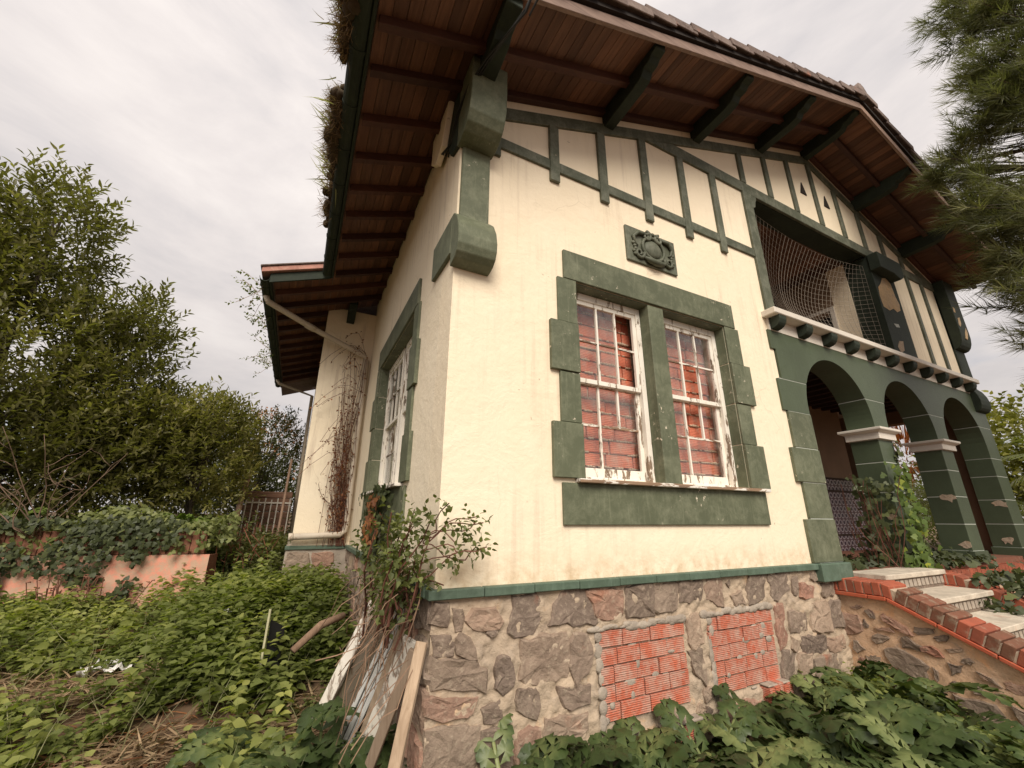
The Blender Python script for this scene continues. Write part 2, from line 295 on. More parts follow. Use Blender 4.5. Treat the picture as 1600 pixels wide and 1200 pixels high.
# ------------------------------------------------------------------ mesh helpers
class MB:
    def __init__(s): s.v = []; s.f = []
    def quadbox(s, c):                                   # eight corners: bottom 4 ccw, top 4 ccw
        b = len(s.v); s.v += [tuple(p) for p in c]
        s.f += [(b, b+3, b+2, b+1), (b+4, b+5, b+6, b+7)] + [(b+i, b+(i+1) % 4, b+4+(i+1) % 4, b+4+i) for i in range(4)]
        return s
    def box(s, x0, x1, y0, y1, z0, z1):
        return s.quadbox([(x0, y0, z0), (x1, y0, z0), (x1, y1, z0), (x0, y1, z0), (x0, y0, z1), (x1, y0, z1), (x1, y1, z1), (x0, y1, z1)])
    def prism(s, poly, fn, a, b):                        # poly of 2-D points, fn(p, t) -> 3-D
        n = len(poly); k = len(s.v)
        s.v += [tuple(fn(p, a)) for p in poly] + [tuple(fn(p, b)) for p in poly]
        s.f += [tuple(range(k, k+n)), tuple(range(k+2*n-1, k+n-1, -1))]
        s.f += [(k+i, k+n+i, k+n+(i+1) % n, k+(i+1) % n) for i in range(n)]
        return s
    def tube(s, pts, rad, n=6, cap=True):
        k = len(s.v); pts = [Vector(p) for p in pts]
        if isinstance(rad, (int, float)): rad = [rad]*len(pts)
        pu = None
        for i, p in enumerate(pts):
            d = (pts[min(i+1, len(pts)-1)]-pts[max(i-1, 0)]).normalized()
            a = pu if pu is not None else (Vector((0, 0, 1)) if abs(d.z) < 0.9 else Vector((1, 0, 0)))
            a = (a-d*a.dot(d)).normalized(); pu = a; b = d.cross(a)
            for j in range(n):
                th = 2*math.pi*j/n
                s.v.append(tuple(p+(a*math.cos(th)+b*math.sin(th))*rad[i]))
        for i in range(len(pts)-1):
            for j in range(n):
                s.f.append((k+i*n+j, k+i*n+(j+1) % n, k+(i+1)*n+(j+1) % n, k+(i+1)*n+j))
        if cap:
            s.f.append(tuple(range(k, k+n))); e = k+(len(pts)-1)*n
            s.f.append(tuple(range(e+n-1, e-1, -1)))
        return s
    def strip(s, xs, zb, zt, y0, y1):                    # solid between two curves over x
        k = len(s.v); n = len(xs)
        for y in (y0, y1):
            s.v += [(x, y, z) for x, z in zip(xs, zb)] + [(x, y, z) for x, z in zip(xs, zt)]
        F0, F1, B0, B1 = k, k+n, k+2*n, k+3*n
        for i in range(n-1):
            s.f += [(F0+i, F0+i+1, F1+i+1, F1+i), (B0+i, B1+i, B1+i+1, B0+i+1), (F0+i, B0+i, B0+i+1, F0+i+1), (F1+i, F1+i+1, B1+i+1, B1+i)]
        s.f += [(F0, F1, B1, B0), (F0+n-1, B0+n-1, B1+n-1, F1+n-1)]
        return s
    def ell(s, c, r, seg=8, ring=5):
        k = len(s.v); c = Vector(c)
        s.v.append(tuple(c+Vector((0, 0, r[2]))))
        for i in range(1, ring):
            ph = math.pi*i/ring
            for j in range(seg):
                th = 2*math.pi*j/seg
                s.v.append((c.x+r[0]*math.sin(ph)*math.cos(th), c.y+r[1]*math.sin(ph)*math.sin(th), c.z+r[2]*math.cos(ph)))
        s.v.append(tuple(c-Vector((0, 0, r[2])))); e = len(s.v)-1
        for j in range(seg):
            s.f.append((k, k+1+j, k+1+(j+1) % seg)); s.f.append((e, e-seg+(j+1) % seg, e-seg+j))
        for i in range(ring-2):
            for j in range(seg):
                a = k+1+i*seg
                s.f.append((a+j, a+seg+j, a+seg+(j+1) % seg, a+(j+1) % seg))
        return s
    def mesh(s, name, mat, bevel=0.0, smooth=False):
        me = bpy.data.meshes.new(name); me.from_pydata(s.v, [], s.f)
        bm = bmesh.new(); bm.from_mesh(me); bmesh.ops.recalc_face_normals(bm, faces=bm.faces)
        if bevel: bmesh.ops.bevel(bm, geom=list(bm.edges), offset=bevel, segments=1, affect='EDGES', clamp_overlap=True)
        bm.to_mesh(me); bm.free()
        if smooth: me.shade_smooth()
        me.materials.append(M[mat]); return me
    def build(s, name, mat, parent=None, bevel=0.0, smooth=False):
        return link(name, s.mesh(name, mat, bevel, smooth), parent)

def link(name, me, parent=None):
    o = bpy.data.objects.new(name, me); COL.objects.link(o)
    if parent is not None:
        o.parent = parent
        o.location = -wloc(parent)
    return o
def wloc(o):
    p = Vector(o.location)
    while o.parent: o = o.parent; p += Vector(o.location)
    return p
def tag(o, label=None, cat=None, group=None, kind=None):
    if label: o['label'] = label
    if cat: o['category'] = cat
    if group: o['group'] = group
    if kind: o['kind'] = kind
    return o
def thing(name, label, cat, loc=(0, 0, 0), group=None):
    o = bpy.data.objects.new(name, None); COL.objects.link(o); o.location = loc; o.empty_display_size = 0.2
    return tag(o, label, cat, group)
def part(name, parent):                                   # a grouping part without geometry of its own is avoided: use meshes
    o = bpy.data.objects.new(name, None); COL.objects.link(o); o.parent = parent; o.location = -wloc(parent); return o

def np_mesh(name, V, F, mat, tint=None, smooth=False):
    V = np.asarray(V, np.float32); F = np.asarray(F, np.int32); k = F.shape[1]
    me = bpy.data.meshes.new(name)
    me.vertices.add(len(V)); me.vertices.foreach_set('co', V.ravel())
    me.loops.add(F.size); me.loops.foreach_set('vertex_index', F.ravel())
    me.polygons.add(len(F)); me.polygons.foreach_set('loop_start', np.arange(0, F.size, k, dtype=np.int32))
    try: me.polygons.foreach_set('loop_total', np.full(len(F), k, np.int32))
    except Exception: pass
    me.update(calc_edges=True); me.validate()
    if tint is not None:
        a = me.attributes.new('tint', 'FLOAT', 'POINT'); a.data.foreach_set('value', np.asarray(tint, np.float32))
    if smooth: me.shade_smooth()
    me.materials.append(M[mat]); return me
def nrm(a): return a/np.maximum(np.linalg.norm(a, axis=-1, keepdims=True), 1e-9)
def leaves(name, tmpl, pos, fwd, upv, size, mat, tint, parent=None, width=None, smooth=False):
    TV, TF = tmpl; TV = np.asarray(TV, float); TF = np.asarray(TF)
    pos = np.asarray(pos, float); n = len(pos)
    fwd = nrm(np.asarray(fwd, float)); upv = np.asarray(upv, float)
    side = nrm(np.cross(fwd, upv)); nor = np.cross(side, fwd)
    wd = np.ones(n) if width is None else width
    L = TV[None]*np.asarray(size)[:, None, None]
    V = pos[:, None]+L[..., 0:1]*side[:, None]*wd[:, None, None]+L[..., 1:2]*fwd[:, None]+L[..., 2:3]*nor[:, None]
    F = (TF[None]+(np.arange(n)*len(TV))[:, None, None]).reshape(-1, TF.shape[1])
    me = np_mesh(name, V.reshape(-1, 3), F, mat, np.repeat(tint, len(TV)), smooth)
    return link(name, me, parent)
# leaf templates: y along the leaf, x across, z normal
LANCE = ([(0, 0, 0), (-0.16, 0.35, 0.05), (0, 0.4, 0), (0.16, 0.35, 0.05), (-0.10, 0.75, 0.02), (0, 0.78, -0.03), (0.10, 0.75, 0.02), (0, 1, -0.1)],
         [(0, 2, 1), (0, 3, 2), (1, 2, 5), (1, 5, 4), (2, 3, 6), (2, 6, 5), (4, 5, 7), (5, 6, 7)])
LANCE4 = ([(0, 0, 0), (-0.17, 0.45, 0.05), (0, 0.5, -0.02), (0.17, 0.45, 0.05), (0, 1, -0.1)], [(0, 2, 1), (0, 3, 2), (1, 2, 4), (2, 3, 4)])
OVATE = ([(0, 0, 0), (-0.34, 0.28, 0.06), (0, 0.35, -0.02), (0.34, 0.28, 0.06), (-0.24, 0.62, 0.04), (0.24, 0.62, 0.04), (0, 1, -0.14)],
         [(0, 2, 1), (0, 3, 2), (1, 2, 4), (2, 3, 5), (4, 2, 6), (2, 5, 6)])
IVY = ([(0, 0, 0), (-0.42, 0.12, 0.05), (-0.22, 0.42, 0), (-0.30, 0.66, 0.03), (0, 1, -0.06), (0.30, 0.66, 0.03), (0.22, 0.42, 0), (0.42, 0.12, 0.05), (0, 0.35, 0.04)],
       [(0, 8, 1), (1, 8, 2), (2, 8, 3), (3, 8, 4), (4, 8, 5), (5, 8, 6), (6, 8, 7), (7, 8, 0)])
BLADE = ([(-0.03, 0, 0), (0.03, 0, 0), (0.022, 0.5, 0.06), (-0.022, 0.5, 0.06), (0, 1, -0.05)], [(0, 1, 2), (0, 2, 3), (3, 2, 4)])
def tuft(n, spread, seed, wdt=0.012):
    r = np.random.default_rng(seed); V = []; F = []
    for i in range(n):
        th = r.uniform(0, 6.28); sp = spread*math.sqrt(r.uniform(0.02, 1)); b = r.uniform(-0.35, 0.25)
        d = np.array([math.sin(sp)*math.cos(th), math.cos(sp), math.sin(sp)*math.sin(th)]); L = r.uniform(0.7, 1.0)
        s_ = nrm(np.cross(d, r.normal(size=3))); k = len(V); o = np.array([0, b, 0])
        V += [tuple(o-s_*wdt), tuple(o+s_*wdt), tuple(o+d*L)]; F.append((k, k+1, k+2))
    return V, F
def randdir(n):
    return nrm(rng.normal(size=(n, 3)))
def wobble(p0, p1, n, amp, seed=None):
    r = random.Random(seed); p0, p1 = Vector(p0), Vector(p1); out = []
    ph = [r.uniform(0, 6.3) for _ in range(6)]
    for i in range(n+1):
        t_ = i/n; e = math.sin(math.pi*min(1, t_*1.0))*0.6+0.4*t_
        o = Vector([math.sin(ph[k]+t_*(3+k))*0.7+math.sin(ph[k+3]+t_*8)*0.3 for k in range(3)])*amp*e*(0 if i == 0 else 1)
        out.append(p0.lerp(p1, t_)+o)
    return out

# ------------------------------------------------------------------ ground
def sstep(a, b, x):
    t_ = min(1, max(0, (x-a)/(b-a))); return t_*t_*(3-2*t_)
def ground_z(x, y):
    if y < 0: z = 0.12+0.02*max(y, -4)
    elif y < 1: z = 0.12+0.10*y
    elif y < 3: z = 0.22+0.18*(y-1)
    elif y < 6: z = 0.58+0.15*(y-3)
    else: z = 1.03+0.03*(min(y, 40)-6)
    z -= 0.17*sstep(-1.0, -2.2, x)*sstep(0.5, 4, y)
    z += 0.12*sstep(2.5, 5, x)*sstep(0, -1.5, y)
    # bank held up by the pink garden wall
    t_ = y-(4.58-0.25*(x+1.7))
    if z < 1.38: z += (1.38-z)*sstep(0.02, 0.30, t_)*sstep(-1.68, -1.95, x)
    n = mnoise.noise(Vector((x*0.8, y*0.8, 3.1)))*0.07+mnoise.noise(Vector((x*2.7, y*2.7, 1.1)))*0.025
    return z+n*(1-sstep(-0.3, 0.0, x)*sstep(-0.3, 0, y))
def axis_pts(c0, c1, step):
    core = list(np.arange(c0, c1+1e-6, step)); s_ = step; lo, hi = [c0], [c1]
    while hi[-1] < 600: s_ *= 1.35; hi.append(hi[-1]+s_)
    s_ = step
    while lo[-1] > -600: s_ *= 1.35; lo.append(lo[-1]-s_)
    return lo[:0:-1]+core+hi[1:]
gx, gy = axis_pts(-7, 8, 0.12), axis_pts(-3.5, 8, 0.12)
GV = [(x, y, ground_z(x, y)) for y in gy for x in gx]
nx = len(gx)
GF = [(j*nx+i, j*nx+i+1, (j+1)*nx+i+1, (j+1)*nx+i) for j in range(len(gy)-1) for i in range(nx-1)]
gme = np_mesh('ground', GV, GF, 'earth', None, True)
gob = tag(link('ground', gme), 'bare earth and rotting straw ground sloping up beside the house', None, None, 'structure')

# ------------------------------------------------------------------ house
H = thing('house', 'cream half timbered villa with green trim, arcaded porch and stone base', 'house')
SLOPE = 0.377; RX = 5.57; XR = 9.65; OV = 0.80
def sof(x): return 5.2+SLOPE*x if x <= RX else 5.2+SLOPE*RX-SLOPE*(x-RX)
xz = lambda p, t_: (p[0], t_, p[1])       # 2-D (x, z) at depth y
yz = lambda p, t_: (t_, p[0], p[1])       # 2-D (y, z) at x

# ---- walls
WU0, WU1, WZ0, WZ1 = 1.065, 2.92, 1.97, 3.60
b = MB()
def wallgrid(mb, mapf):
    mb.quadbox(mapf(0.0, WU0, 1.30, 4.0)); mb.quadbox(mapf(WU1, 3.74, 1.30, 4.0))
    mb.quadbox(mapf(WU0, WU1, 1.30, WZ0)); mb.quadbox(mapf(WU0, WU1, WZ1, 4.0))
def mfront(x0, x1, z0, z1):
    return [(x0, 0, z0), (x1, 0, z0), (x1, .28, z0), (x0, .28, z0), (x0, 0, z1), (x1, 0, z1), (x1, .28, z1), (x0, .28, z1)]
wallgrid(b, mfront)
def strip_to_roof(mb, x0, x1, z0, y0, y1, drop=0.0, n=2):
    xs = list(np.linspace(x0, x1, n)); mb.strip(xs, [z0]*n, [sof(x)-drop for x in xs], y0, y1)
b.strip([0.0, 1.458], [4.0]*2, [sof(0), sof(1.458)], 0, .28)
b.strip([1.458, 3.80], [4.0]*2, [5.75]*2, 0, .28)
xs = [1.458, 3.0, RX, 8.5, 9.45]
b.strip(xs, [5.75]*5, [sof(x) for x in xs], 0, .28)
b.strip([7.44, 9.45], [3.95]*2, [5.75]*2, 0, .28)                 # panel right of the loggia
wall = b.build('wall', 'cream_plaster', H)
# side wall with its window opening (u = y)
b = MB()
def mside(u0, u1, z0, z1):
    return [(0, u0, z0), (.28, u0, z0), (.28, u1, z0), (0, u1, z0), (0, u0, z1), (.28, u0, z1), (.28, u1, z1), (0, u1, z1)]
SU = 0.03
b.quadbox(mside(.281, WU0+SU, 1.30, 4.0)); b.quadbox(mside(WU1+SU, 4.3, 1.30, 4.0))
b.quadbox(mside(WU0+SU, WU1+SU, 1.30, WZ0)); b.quadbox(mside(WU0+SU, WU1+SU, WZ1, 4.0)); b.quadbox(mside(.281, 4.3, 4.0, 5.20))
b.build('wall', 'stained_plaster', H)
b = MB()
b.box(-.75, .28, 4.3, 4.55, 1.30, 5.0); b.box(-.75, -.50, 4.55, 9.0, 1.30, 4.95)
b.box(-.75, 9.4, 8.8, 9.0, 1.0, 5.3)
b.build('wall', 'stained_plaster', H)
b = MB()                                                            # far flank, with porch end and loggia openings
b.box(9.2, 9.45, .30, .55, 1.2, 5.6); b.box(9.2, 9.45, 1.45, 8.8, 1.2, 5.6); b.box(9.2, 9.45, .55, 1.45, 3.45, 4.05); b.box(9.2, 9.45, .55, 1.45, 5.1, 5.6)
b.build('wall', 'interior_wall', H)
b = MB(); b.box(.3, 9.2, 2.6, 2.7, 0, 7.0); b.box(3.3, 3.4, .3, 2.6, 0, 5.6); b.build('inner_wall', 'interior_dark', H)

# ---- stone base
FS = [[(-0.01,1.24),(0.08,1.24),(0.08,1.12),(-0.02,1.14)],[(0.11,1.20),(0.17,1.20),(0.18,1.10),(0.12,1.10)],[(0.19,1.11),(0.23,1.19),(0.36,1.19),(0.42,1.12),(0.38,1.08)],[(0.48,1.08),(0.50,1.23),(0.63,1.24),(0.70,1.16),(0.65,1.07),(0.58,1.03),(0.45,1.06)],[(0.77,1.08),(0.84,1.25),(1.01,1.25),(1.11,1.05)],[(1.04,1.23),(1.32,1.23),(1.33,1.08),(1.13,1.07)],[(1.37,1.23),(1.61,1.25),(1.60,1.06),(1.38,1.06)],[(1.65,1.24),(1.89,1.25),(1.83,1.08),(1.62,1.08)],[(1.91,1.25),(2.14,1.24),(2.12,1.12),(1.89,1.11)],[(2.19,1.24),(2.35,1.24),(2.33,1.06),(2.16,1.11)],[(2.44,1.12),(2.55,1.14),(2.60,1.05),(2.47,1.05)],[(2.71,1.25),(2.92,1.25),(2.82,1.06),(2.66,1.06)],[(2.96,1.24),(3.18,1.25),(3.21,1.11),(2.97,1.05)],[(3.40,1.15),(3.58,1.13),(3.54,1.03),(3.38,1.04)],[(3.16,0.94),(3.38,0.92),(3.38,0.80),(3.15,0.79)],[(3.49,1.00),(3.73,0.97),(3.69,0.76),(3.45,0.78)],[(2.96,1.00),(3.09,1.00),(3.06,0.73),(2.96,0.70)],[(3.28,0.74),(3.59,0.73),(3.58,0.61),(3.27,0.62)],[(3.13,0.76),(3.23,0.72),(3.17,0.65),(3.10,0.67)],[(2.96,0.67),(3.11,0.64),(3.06,0.48),(2.95,0.48)],[(3.18,0.62),(3.34,0.60),(3.29,0.47),(3.15,0.49)],[(0.0,1.08),(0.11,1.07),(0.12,0.98),(0.01,0.99)],[(0.12,1.07),(0.23,1.06),(0.25,0.95),(0.14,0.97)],[(0.00,0.97),(0.25,0.94),(0.30,0.89),(0.31,0.79),(0.03,0.84),(0.00,0.90)],[(0.39,0.92),(0.48,0.92),(0.51,0.82),(0.46,0.75),(0.38,0.78)],[(0.56,0.99),(0.86,1.00),(0.86,0.78),(0.59,0.79),(0.56,0.82)],[(0.92,1.00),(1.04,0.97),(1.05,0.82),(0.91,0.74),(0.89,0.88)],[(0.72,0.58),(0.98,0.57),(0.99,0.50),(0.86,0.42),(0.70,0.48)],[(0.31,0.71),(0.42,0.73),(0.43,0.63),(0.33,0.64)],[(0.53,0.76),(0.64,0.75),(0.68,0.66),(0.63,0.60),(0.52,0.66)],[(-0.01,0.80),(0.25,0.75),(0.22,0.67),(-0.01,0.71)],[(1.94,1.00),(2.07,1.02),(2.08,0.83),(1.94,0.81)],[(1.93,0.79),(2.06,0.78),(2.05,0.58),(1.93,0.69)],[(0.80,0.73),(1.02,0.71),(1.02,0.62),(0.84,0.62)],[(0.32,1.08),(0.38,1.08),(0.37,1.05),(0.32,1.06)],
      [(0.0,0.64),(0.27,0.62),(0.25,0.45),(0.0,0.42)],[(0.31,0.58),(0.47,0.57),(0.49,0.40),(0.30,0.38)],[(0.53,0.55),(0.66,0.54),(0.65,0.36),(0.52,0.34)],[(0.03,0.38),(0.4,0.34),(0.38,0.15),(0.02,0.12)],[(0.46,0.30),(0.8,0.36),(0.86,0.12),(0.44,0.12)],[(0.92,0.38),(1.3,0.36),(1.28,0.12),(0.93,0.12)],[(2.2,0.4),(2.6,0.38),(2.6,0.14),(2.22,0.12)],[(2.95,0.42),(3.3,0.42),(3.25,0.2),(2.97,0.18)],[(3.4,0.55),(3.75,0.56),(3.8,0.32),(3.4,0.3)],[(3.62,0.70),(3.88,0.69),(3.88,0.60),(3.64,0.59)],[(3.72,1.13),(3.9,1.14),(3.9,1.04),(3.7,1.02)],[(3.77,0.97),(3.92,0.97),(3.92,0.76),(3.75,0.78)],[(3.27,1.2),(3.36,1.22),(3.34,1.07),(3.25,1.06)]]
GS = [[(0.07,0.83),(-0.03,0.87),(-0.13,0.86),(-0.14,0.76),(-0.08,0.72),(0.08,0.71)],[(-0.20,0.92),(-0.26,0.94),(-0.29,0.89),(-0.24,0.88)],[(-0.32,0.91),(-0.38,0.91),(-0.51,0.81),(-0.47,0.80),(-0.36,0.85)],[(-0.26,0.80),(-0.35,0.83),(-0.38,0.80),(-0.26,0.77)],[(-0.22,0.73),(-0.32,0.76),(-0.35,0.72),(-0.23,0.68)],[(-0.42,0.75),(-0.47,0.77),(-0.57,0.72),(-0.54,0.68),(-0.43,0.69)],[(-0.55,0.72),(-0.62,0.75),(-0.69,0.68),(-0.58,0.68)],[(-0.30,0.63),(-0.39,0.67),(-0.49,0.63),(-0.55,0.58),(-0.52,0.49),(-0.45,0.48),(-0.33,0.54)],[(-0.59,0.59),(-0.62,0.58),(-0.62,0.50),(-0.59,0.50)],[(-0.70,0.64),(-0.77,0.65),(-0.76,0.60),(-0.70,0.57)],[(-0.85,0.63),(-0.90,0.63),(-0.97,0.56),(-0.89,0.58)],[(-0.78,0.51),(-0.84,0.54),(-0.89,0.50),(-0.83,0.47)],[(-0.68,0.53),(-0.73,0.53),(-0.75,0.51),(-0.69,0.49)],[(-0.04,0.63),(-0.09,0.67),(-0.15,0.60),(-0.07,0.56)],[(-0.17,0.85),(-0.19,0.85),(-0.21,0.80),(-0.16,0.77)],[(-0.28,0.45),(-0.39,0.42),(-0.49,0.39),(-0.33,0.33)],[(-0.54,0.46),(-0.63,0.44),(-0.58,0.36),(-0.50,0.38)],[(-1.0,0.45),(-1.15,0.43),(-1.18,0.33),(-1.02,0.33)],[(-0.7,0.42),(-0.9,0.42),(-0.92,0.28),(-0.72,0.28)]]
def subdiv_poly(poly, seed, amp):
    r = random.Random(seed); out = []
    n = len(poly)
    for i in range(n):
        a, c = Vector(poly[i]), Vector(poly[(i+1) % n]); L = (c-a).length; k = max(2, int(L/0.045))
        for j in range(k):
            p = a.lerp(c, (j+0.5*0)/k)
            if j == 0:                                             # round the corner
                pv = Vector(poly[i-1]); q = a.lerp(pv, min(0.3, 0.010/max((pv-a).length, .01))); s_ = a.lerp(c, min(0.3, 0.010/max(L, .01)))
                p = (q+s_)/2
            out.append((p.x+r.uniform(-amp, amp), p.y+r.uniform(-amp, amp)))
    return out
def stone_mesh(poly, fn, proud, seed):
    P = subdiv_poly(poly, seed, 0.012); n = len(P); r = random.Random(seed)
    cx = sum(p[0] for p in P)/n; cy = sum(p[1] for p in P)/n; mb = MB()
    lx = r.uniform(-0.06, 0.06); ly = r.uniform(-0.06, 0.06)
    rings = [(1.22, -0.010), (1.17, proud*0.45), (1.08, proud*0.98), (0.6, proud*1.0)]
    for k, (s_, h) in enumerate(rings):
        for i, (x, y) in enumerate(P):
            X = cx+(x-cx)*s_; Y = cy+(y-cy)*s_
            hh = h+(r.uniform(-0.4, 0.4)*proud+lx*(X-cx)+ly*(Y-cy) if k else 0)
            mb.v.append(tuple(fn((X, Y), hh)))
    mb.v.append(tuple(fn((cx, cy), proud*1.1)))
    for k in range(3):
        for i in range(n): mb.f.append((k*n+i, k*n+(i+1) % n, (k+1)*n+(i+1) % n, (k+1)*n+i))
    for i in range(n): mb.f.append((3*n+i, 3*n+(i+1) % n, 4*n))
    return mb.mesh('stone', 'rough_stone', 0, False)
def rough_sheet(u0, u1, v0, v1, step, fn, amp, seed, rec=None, ztop=None):
    nu, nv = int((u1-u0)/step)+1, int((v1-v0)/step)+1; V = []; F = []
    for j in range(nv+1):
        for i in range(nu+1):
            u = u0+(u1-u0)*i/nu; v = v0+(v1-v0)*j/nv
            if ztop: v = v0+(ztop(u)-v0)*j/nv
            h = amp*(mnoise.noise(Vector((u*9+seed, v*9, seed)))+0.8*mnoise.noise(Vector((u*24+seed, v*24, 2)))+.35*mnoise.noise(Vector((u*60+seed, v*60, 2))))
            if rec and rec(u, v): h = -0.02
            V.append(fn((u, v), h))
    for j in range(nv):
        for i in range(nu): F.append((j*(nu+1)+i, j*(nu+1)+i+1, (j+1)*(nu+1)+i+1, (j+1)*(nu+1)+i))
    return V, F
PATCH = [(1.11, 1.90, 0.44, 0.99), (2.14, 2.92, 0.46, 0.99)]
inpatch = lambda u, v: any(a-.01 < u < b_+.01 and c-.01 < v < d+.01 for a, b_, c, d in PATCH)
ffront = lambda p, h: (p[0], -0.012-h, p[1])
V, F = rough_sheet(-.014, 4.0, -0.3, 1.262, 0.016, ffront, 0.021, 5.0, inpatch)
base = link('stone_base', np_mesh('stone_base', V, F, 'mortar', None, True), H)
for k, p in enumerate(FS):
    o = link('stone', stone_mesh(p, ffront, random.Random(k).uniform(0.010, 0.020), k), base)
cen = [(sum(q[0] for q in p)/len(p), sum(q[1] for q in p)/len(p), max(math.dist(q, p[0]) for q in p)*.62) for p in FS]; rr = random.Random(77); k = 900
for q in range(2500):                                              # small packing stones in the joints
    x, z, s_ = rr.uniform(.04, 3.9), rr.uniform(.15, 1.22), rr.uniform(.03, .065)
    if any(math.hypot(x-a, z-c_) < s_+r_ for a, c_, r_ in cen) or any(a-.06 < x < b_+.06 and c_-.06 < z < d_+.08 for a, b_, c_, d_ in PATCH): continue
    cen.append((x, z, s_*1.05)); k += 1; n = rr.randint(4, 6); ph = rr.uniform(0, 6); sx = rr.uniform(.75, 1.35)
    link('stone', stone_mesh([(x+s_*sx*math.cos(ph+6.283*j/n)*rr.uniform(.75, 1.1), z+s_/sx*math.sin(ph+6.283*j/n)*rr.uniform(.75, 1.1)) for j in range(n)], ffront, rr.uniform(.006, .013), k), base)
V, F = rough_sheet(0, 4.3, -0.1, 1.262, 0.05, lambda p, h: (-0.012-h, p[0], p[1]), 0.012, 9.0)
sbase = link('stone_base', np_mesh('stone_base', V, F, 'mortar', None, True), H)
rr = random.Random(3); z = 1.24; k = 100
while z > 0.15:
    hh = rr.uniform(.17, .27); y = 0.02
    while y < 4.1:
        L = rr.uniform(.2, .42); j = lambda: rr.uniform(-.02, .02)
        if rr.random() < .85:
            k += 1; link('stone', stone_mesh([(y+j(), z+j()*.5), (y+L-.05+j(), z+j()*.5), (y+L-.05+j(), z-hh+.045+j()), (y+j(), z-hh+.045+j())], lambda p, h: (-0.012-h, p[0], p[1]), .02, k), sbase)
        y += L
    z -= hh
V, F = rough_sheet(-.80, 0.0, .4, 1.262, 0.04, lambda p, h: (p[0], 4.27-h, p[1]), 0.012, 4.0)
wbase = link('stone_base', np_mesh('stone_base', V, F, 'cement', None, True), H)
for k, p in enumerate([[(-.77, 1.22), (-.52, 1.21), (-.5, 1.02), (-.76, 1.0)], [(-.45, 1.2), (-.2, 1.2), (-.22, 1.0), (-.44, 1.03)], [(-.76, .95), (-.4, .95), (-.42, .72), (-.75, .72)], [(-.34, .94), (-.05, .95), (-.06, .75), (-.35, .74)]]):
    link('stone', stone_mesh(p, lambda q, h: (q[0], 4.27-h, q[1]), .015, 300+k), wbase)
MB().box(-.008, .3, -.008, .3, -.3, 1.262).build('base_core', 'mortar', H)
b = MB().box(-.81, 0, 4.285, 4.5, .3, 1.262); b.box(-.81, -.6, 4.5, 9, .3, 1.262); b.box(3.99, 4.0, 0, .3, 0, 1.26); b.box(.01, 3.99, .0, .3, -.3, -.28); b.build('base_core', 'cement', H)

# band over the base: separate stones
for x0, x1 in zip(np.linspace(-.05, 3.66, 12)[:-1], np.linspace(-.05, 3.66, 12)[1:]):
    MB().box(x0+.002, x1-.002, -.055, .02, 1.262+random.uniform(-.003, .003), 1.312).build('band_stone', 'green_band', H, .005)
for y0, y1 in zip(np.linspace(.022, 4.24, 13)[:-1], np.linspace(.022, 4.24, 13)[1:]):
    MB().box(-.055, .02, y0+.002, y1-.002, 1.262, 1.312).build('band_stone', 'green_band', H, .005)
MB().box(-.82, -.058, 4.245, 4.32, 1.262, 1.312).build('band_stone', 'green_band', H, .005)

# ---- bricked up cellar openings
def ribbed_brick(L, h, d):
    mb = MB(); n = 6
    prof = [(0, 0)]
    for i in range(n):
        z0, z1 = h*i/n, h*(i+1)/n
        prof += [(-0.0, z0+.001), (-.0007, z0+.003), (-.0007, z1-.003), (0, z1-.001)]
    prof += [(d, h), (d, 0)]
    mb.prism([(p[0], p[1]) for p in prof[1:]], lambda p, t_: (t_, p[0], p[1]), 0, L); return mb
bm_cache = {}
def brick_obj(L, h, d, mat, x, y, z, parent, rot=0.0, rz=0.0):
    key = (round(L, 2), h, d, mat)
    if key not in bm_cache: bm_cache[key] = ribbed_brick(key[0], h, d).mesh('brick', mat)
    o = link('brick', bm_cache[key], parent)
    o.location = Vector((x, y, z)); o.rotation_euler = (0, rot, rz); return o
for pi, (x0, x1, z0, z1) in enumerate(PATCH):
    inf = MB().box(x0, x1, .012, .10, z0, z1+.005).build('brick_infill', 'cement', H)
    rr = random.Random(40+pi); z = z1-.093; row = 0
    while z > z0-.05:
        x = x0+rr.uniform(0, .03)+(0.0 if row % 2 else .0)
        first = rr.choice([.10, .13, .19])
        while x < x1-.05:
            L = min(first if first else rr.choice([.19, .22, .24]), x1-x-rr.uniform(0, .012)); first = None
            if L > .045: brick_obj(L, .092, .06, 'infill_brick', x, -.008+rr.uniform(-.006, .005), z+rr.uniform(-.003, .003), inf, rr.uniform(-.012, .012), rr.uniform(-.015, .015))
            x += L+rr.uniform(.005, .011)
        z -= .102; row += 1
    # smeared mortar blobs and the mortar cap over the patch
    mb = MB()
    for q in range(16):
        cx, cz = rr.uniform(x0, x1), rr.choice([z1-.1*k_ for k_ in range(6)])+rr.uniform(-.02, .02)
        mb.ell((cx, -.004, cz), (rr.uniform(.02, .06), rr.uniform(.004, .009), rr.uniform(.008, .03)), 9, 6)
    for q in range(7):
        mb.ell((x0+.015+rr.uniform(-.012, .03), -.006, z0+(z1-z0)*q/7+.05), (rr.uniform(.02, .045), .010, rr.uniform(.03, .07)), 9, 6)
    tag(mb.build('mortar_smear', 'cement', inf, 0, True), None, None, None, 'stuff')
    mb = MB(); n = 18
    for q in range(n):
        xx = x0-.02+(x1-x0+.04)*q/n
        mb.ell((xx, -.010, z1+.018+rr.uniform(-.012, .012)), (rr.uniform(.04, .08), .014, rr.uniform(.012, .034)), 9, 6)
    tag(mb.build('mortar_cap', 'cement', inf, 0, True), None, None, None, 'stuff')
sl = MB().box(1.56, 1.92, -.08, .02, .40, .42).build('ledge_slab', 'cement', H, .006)
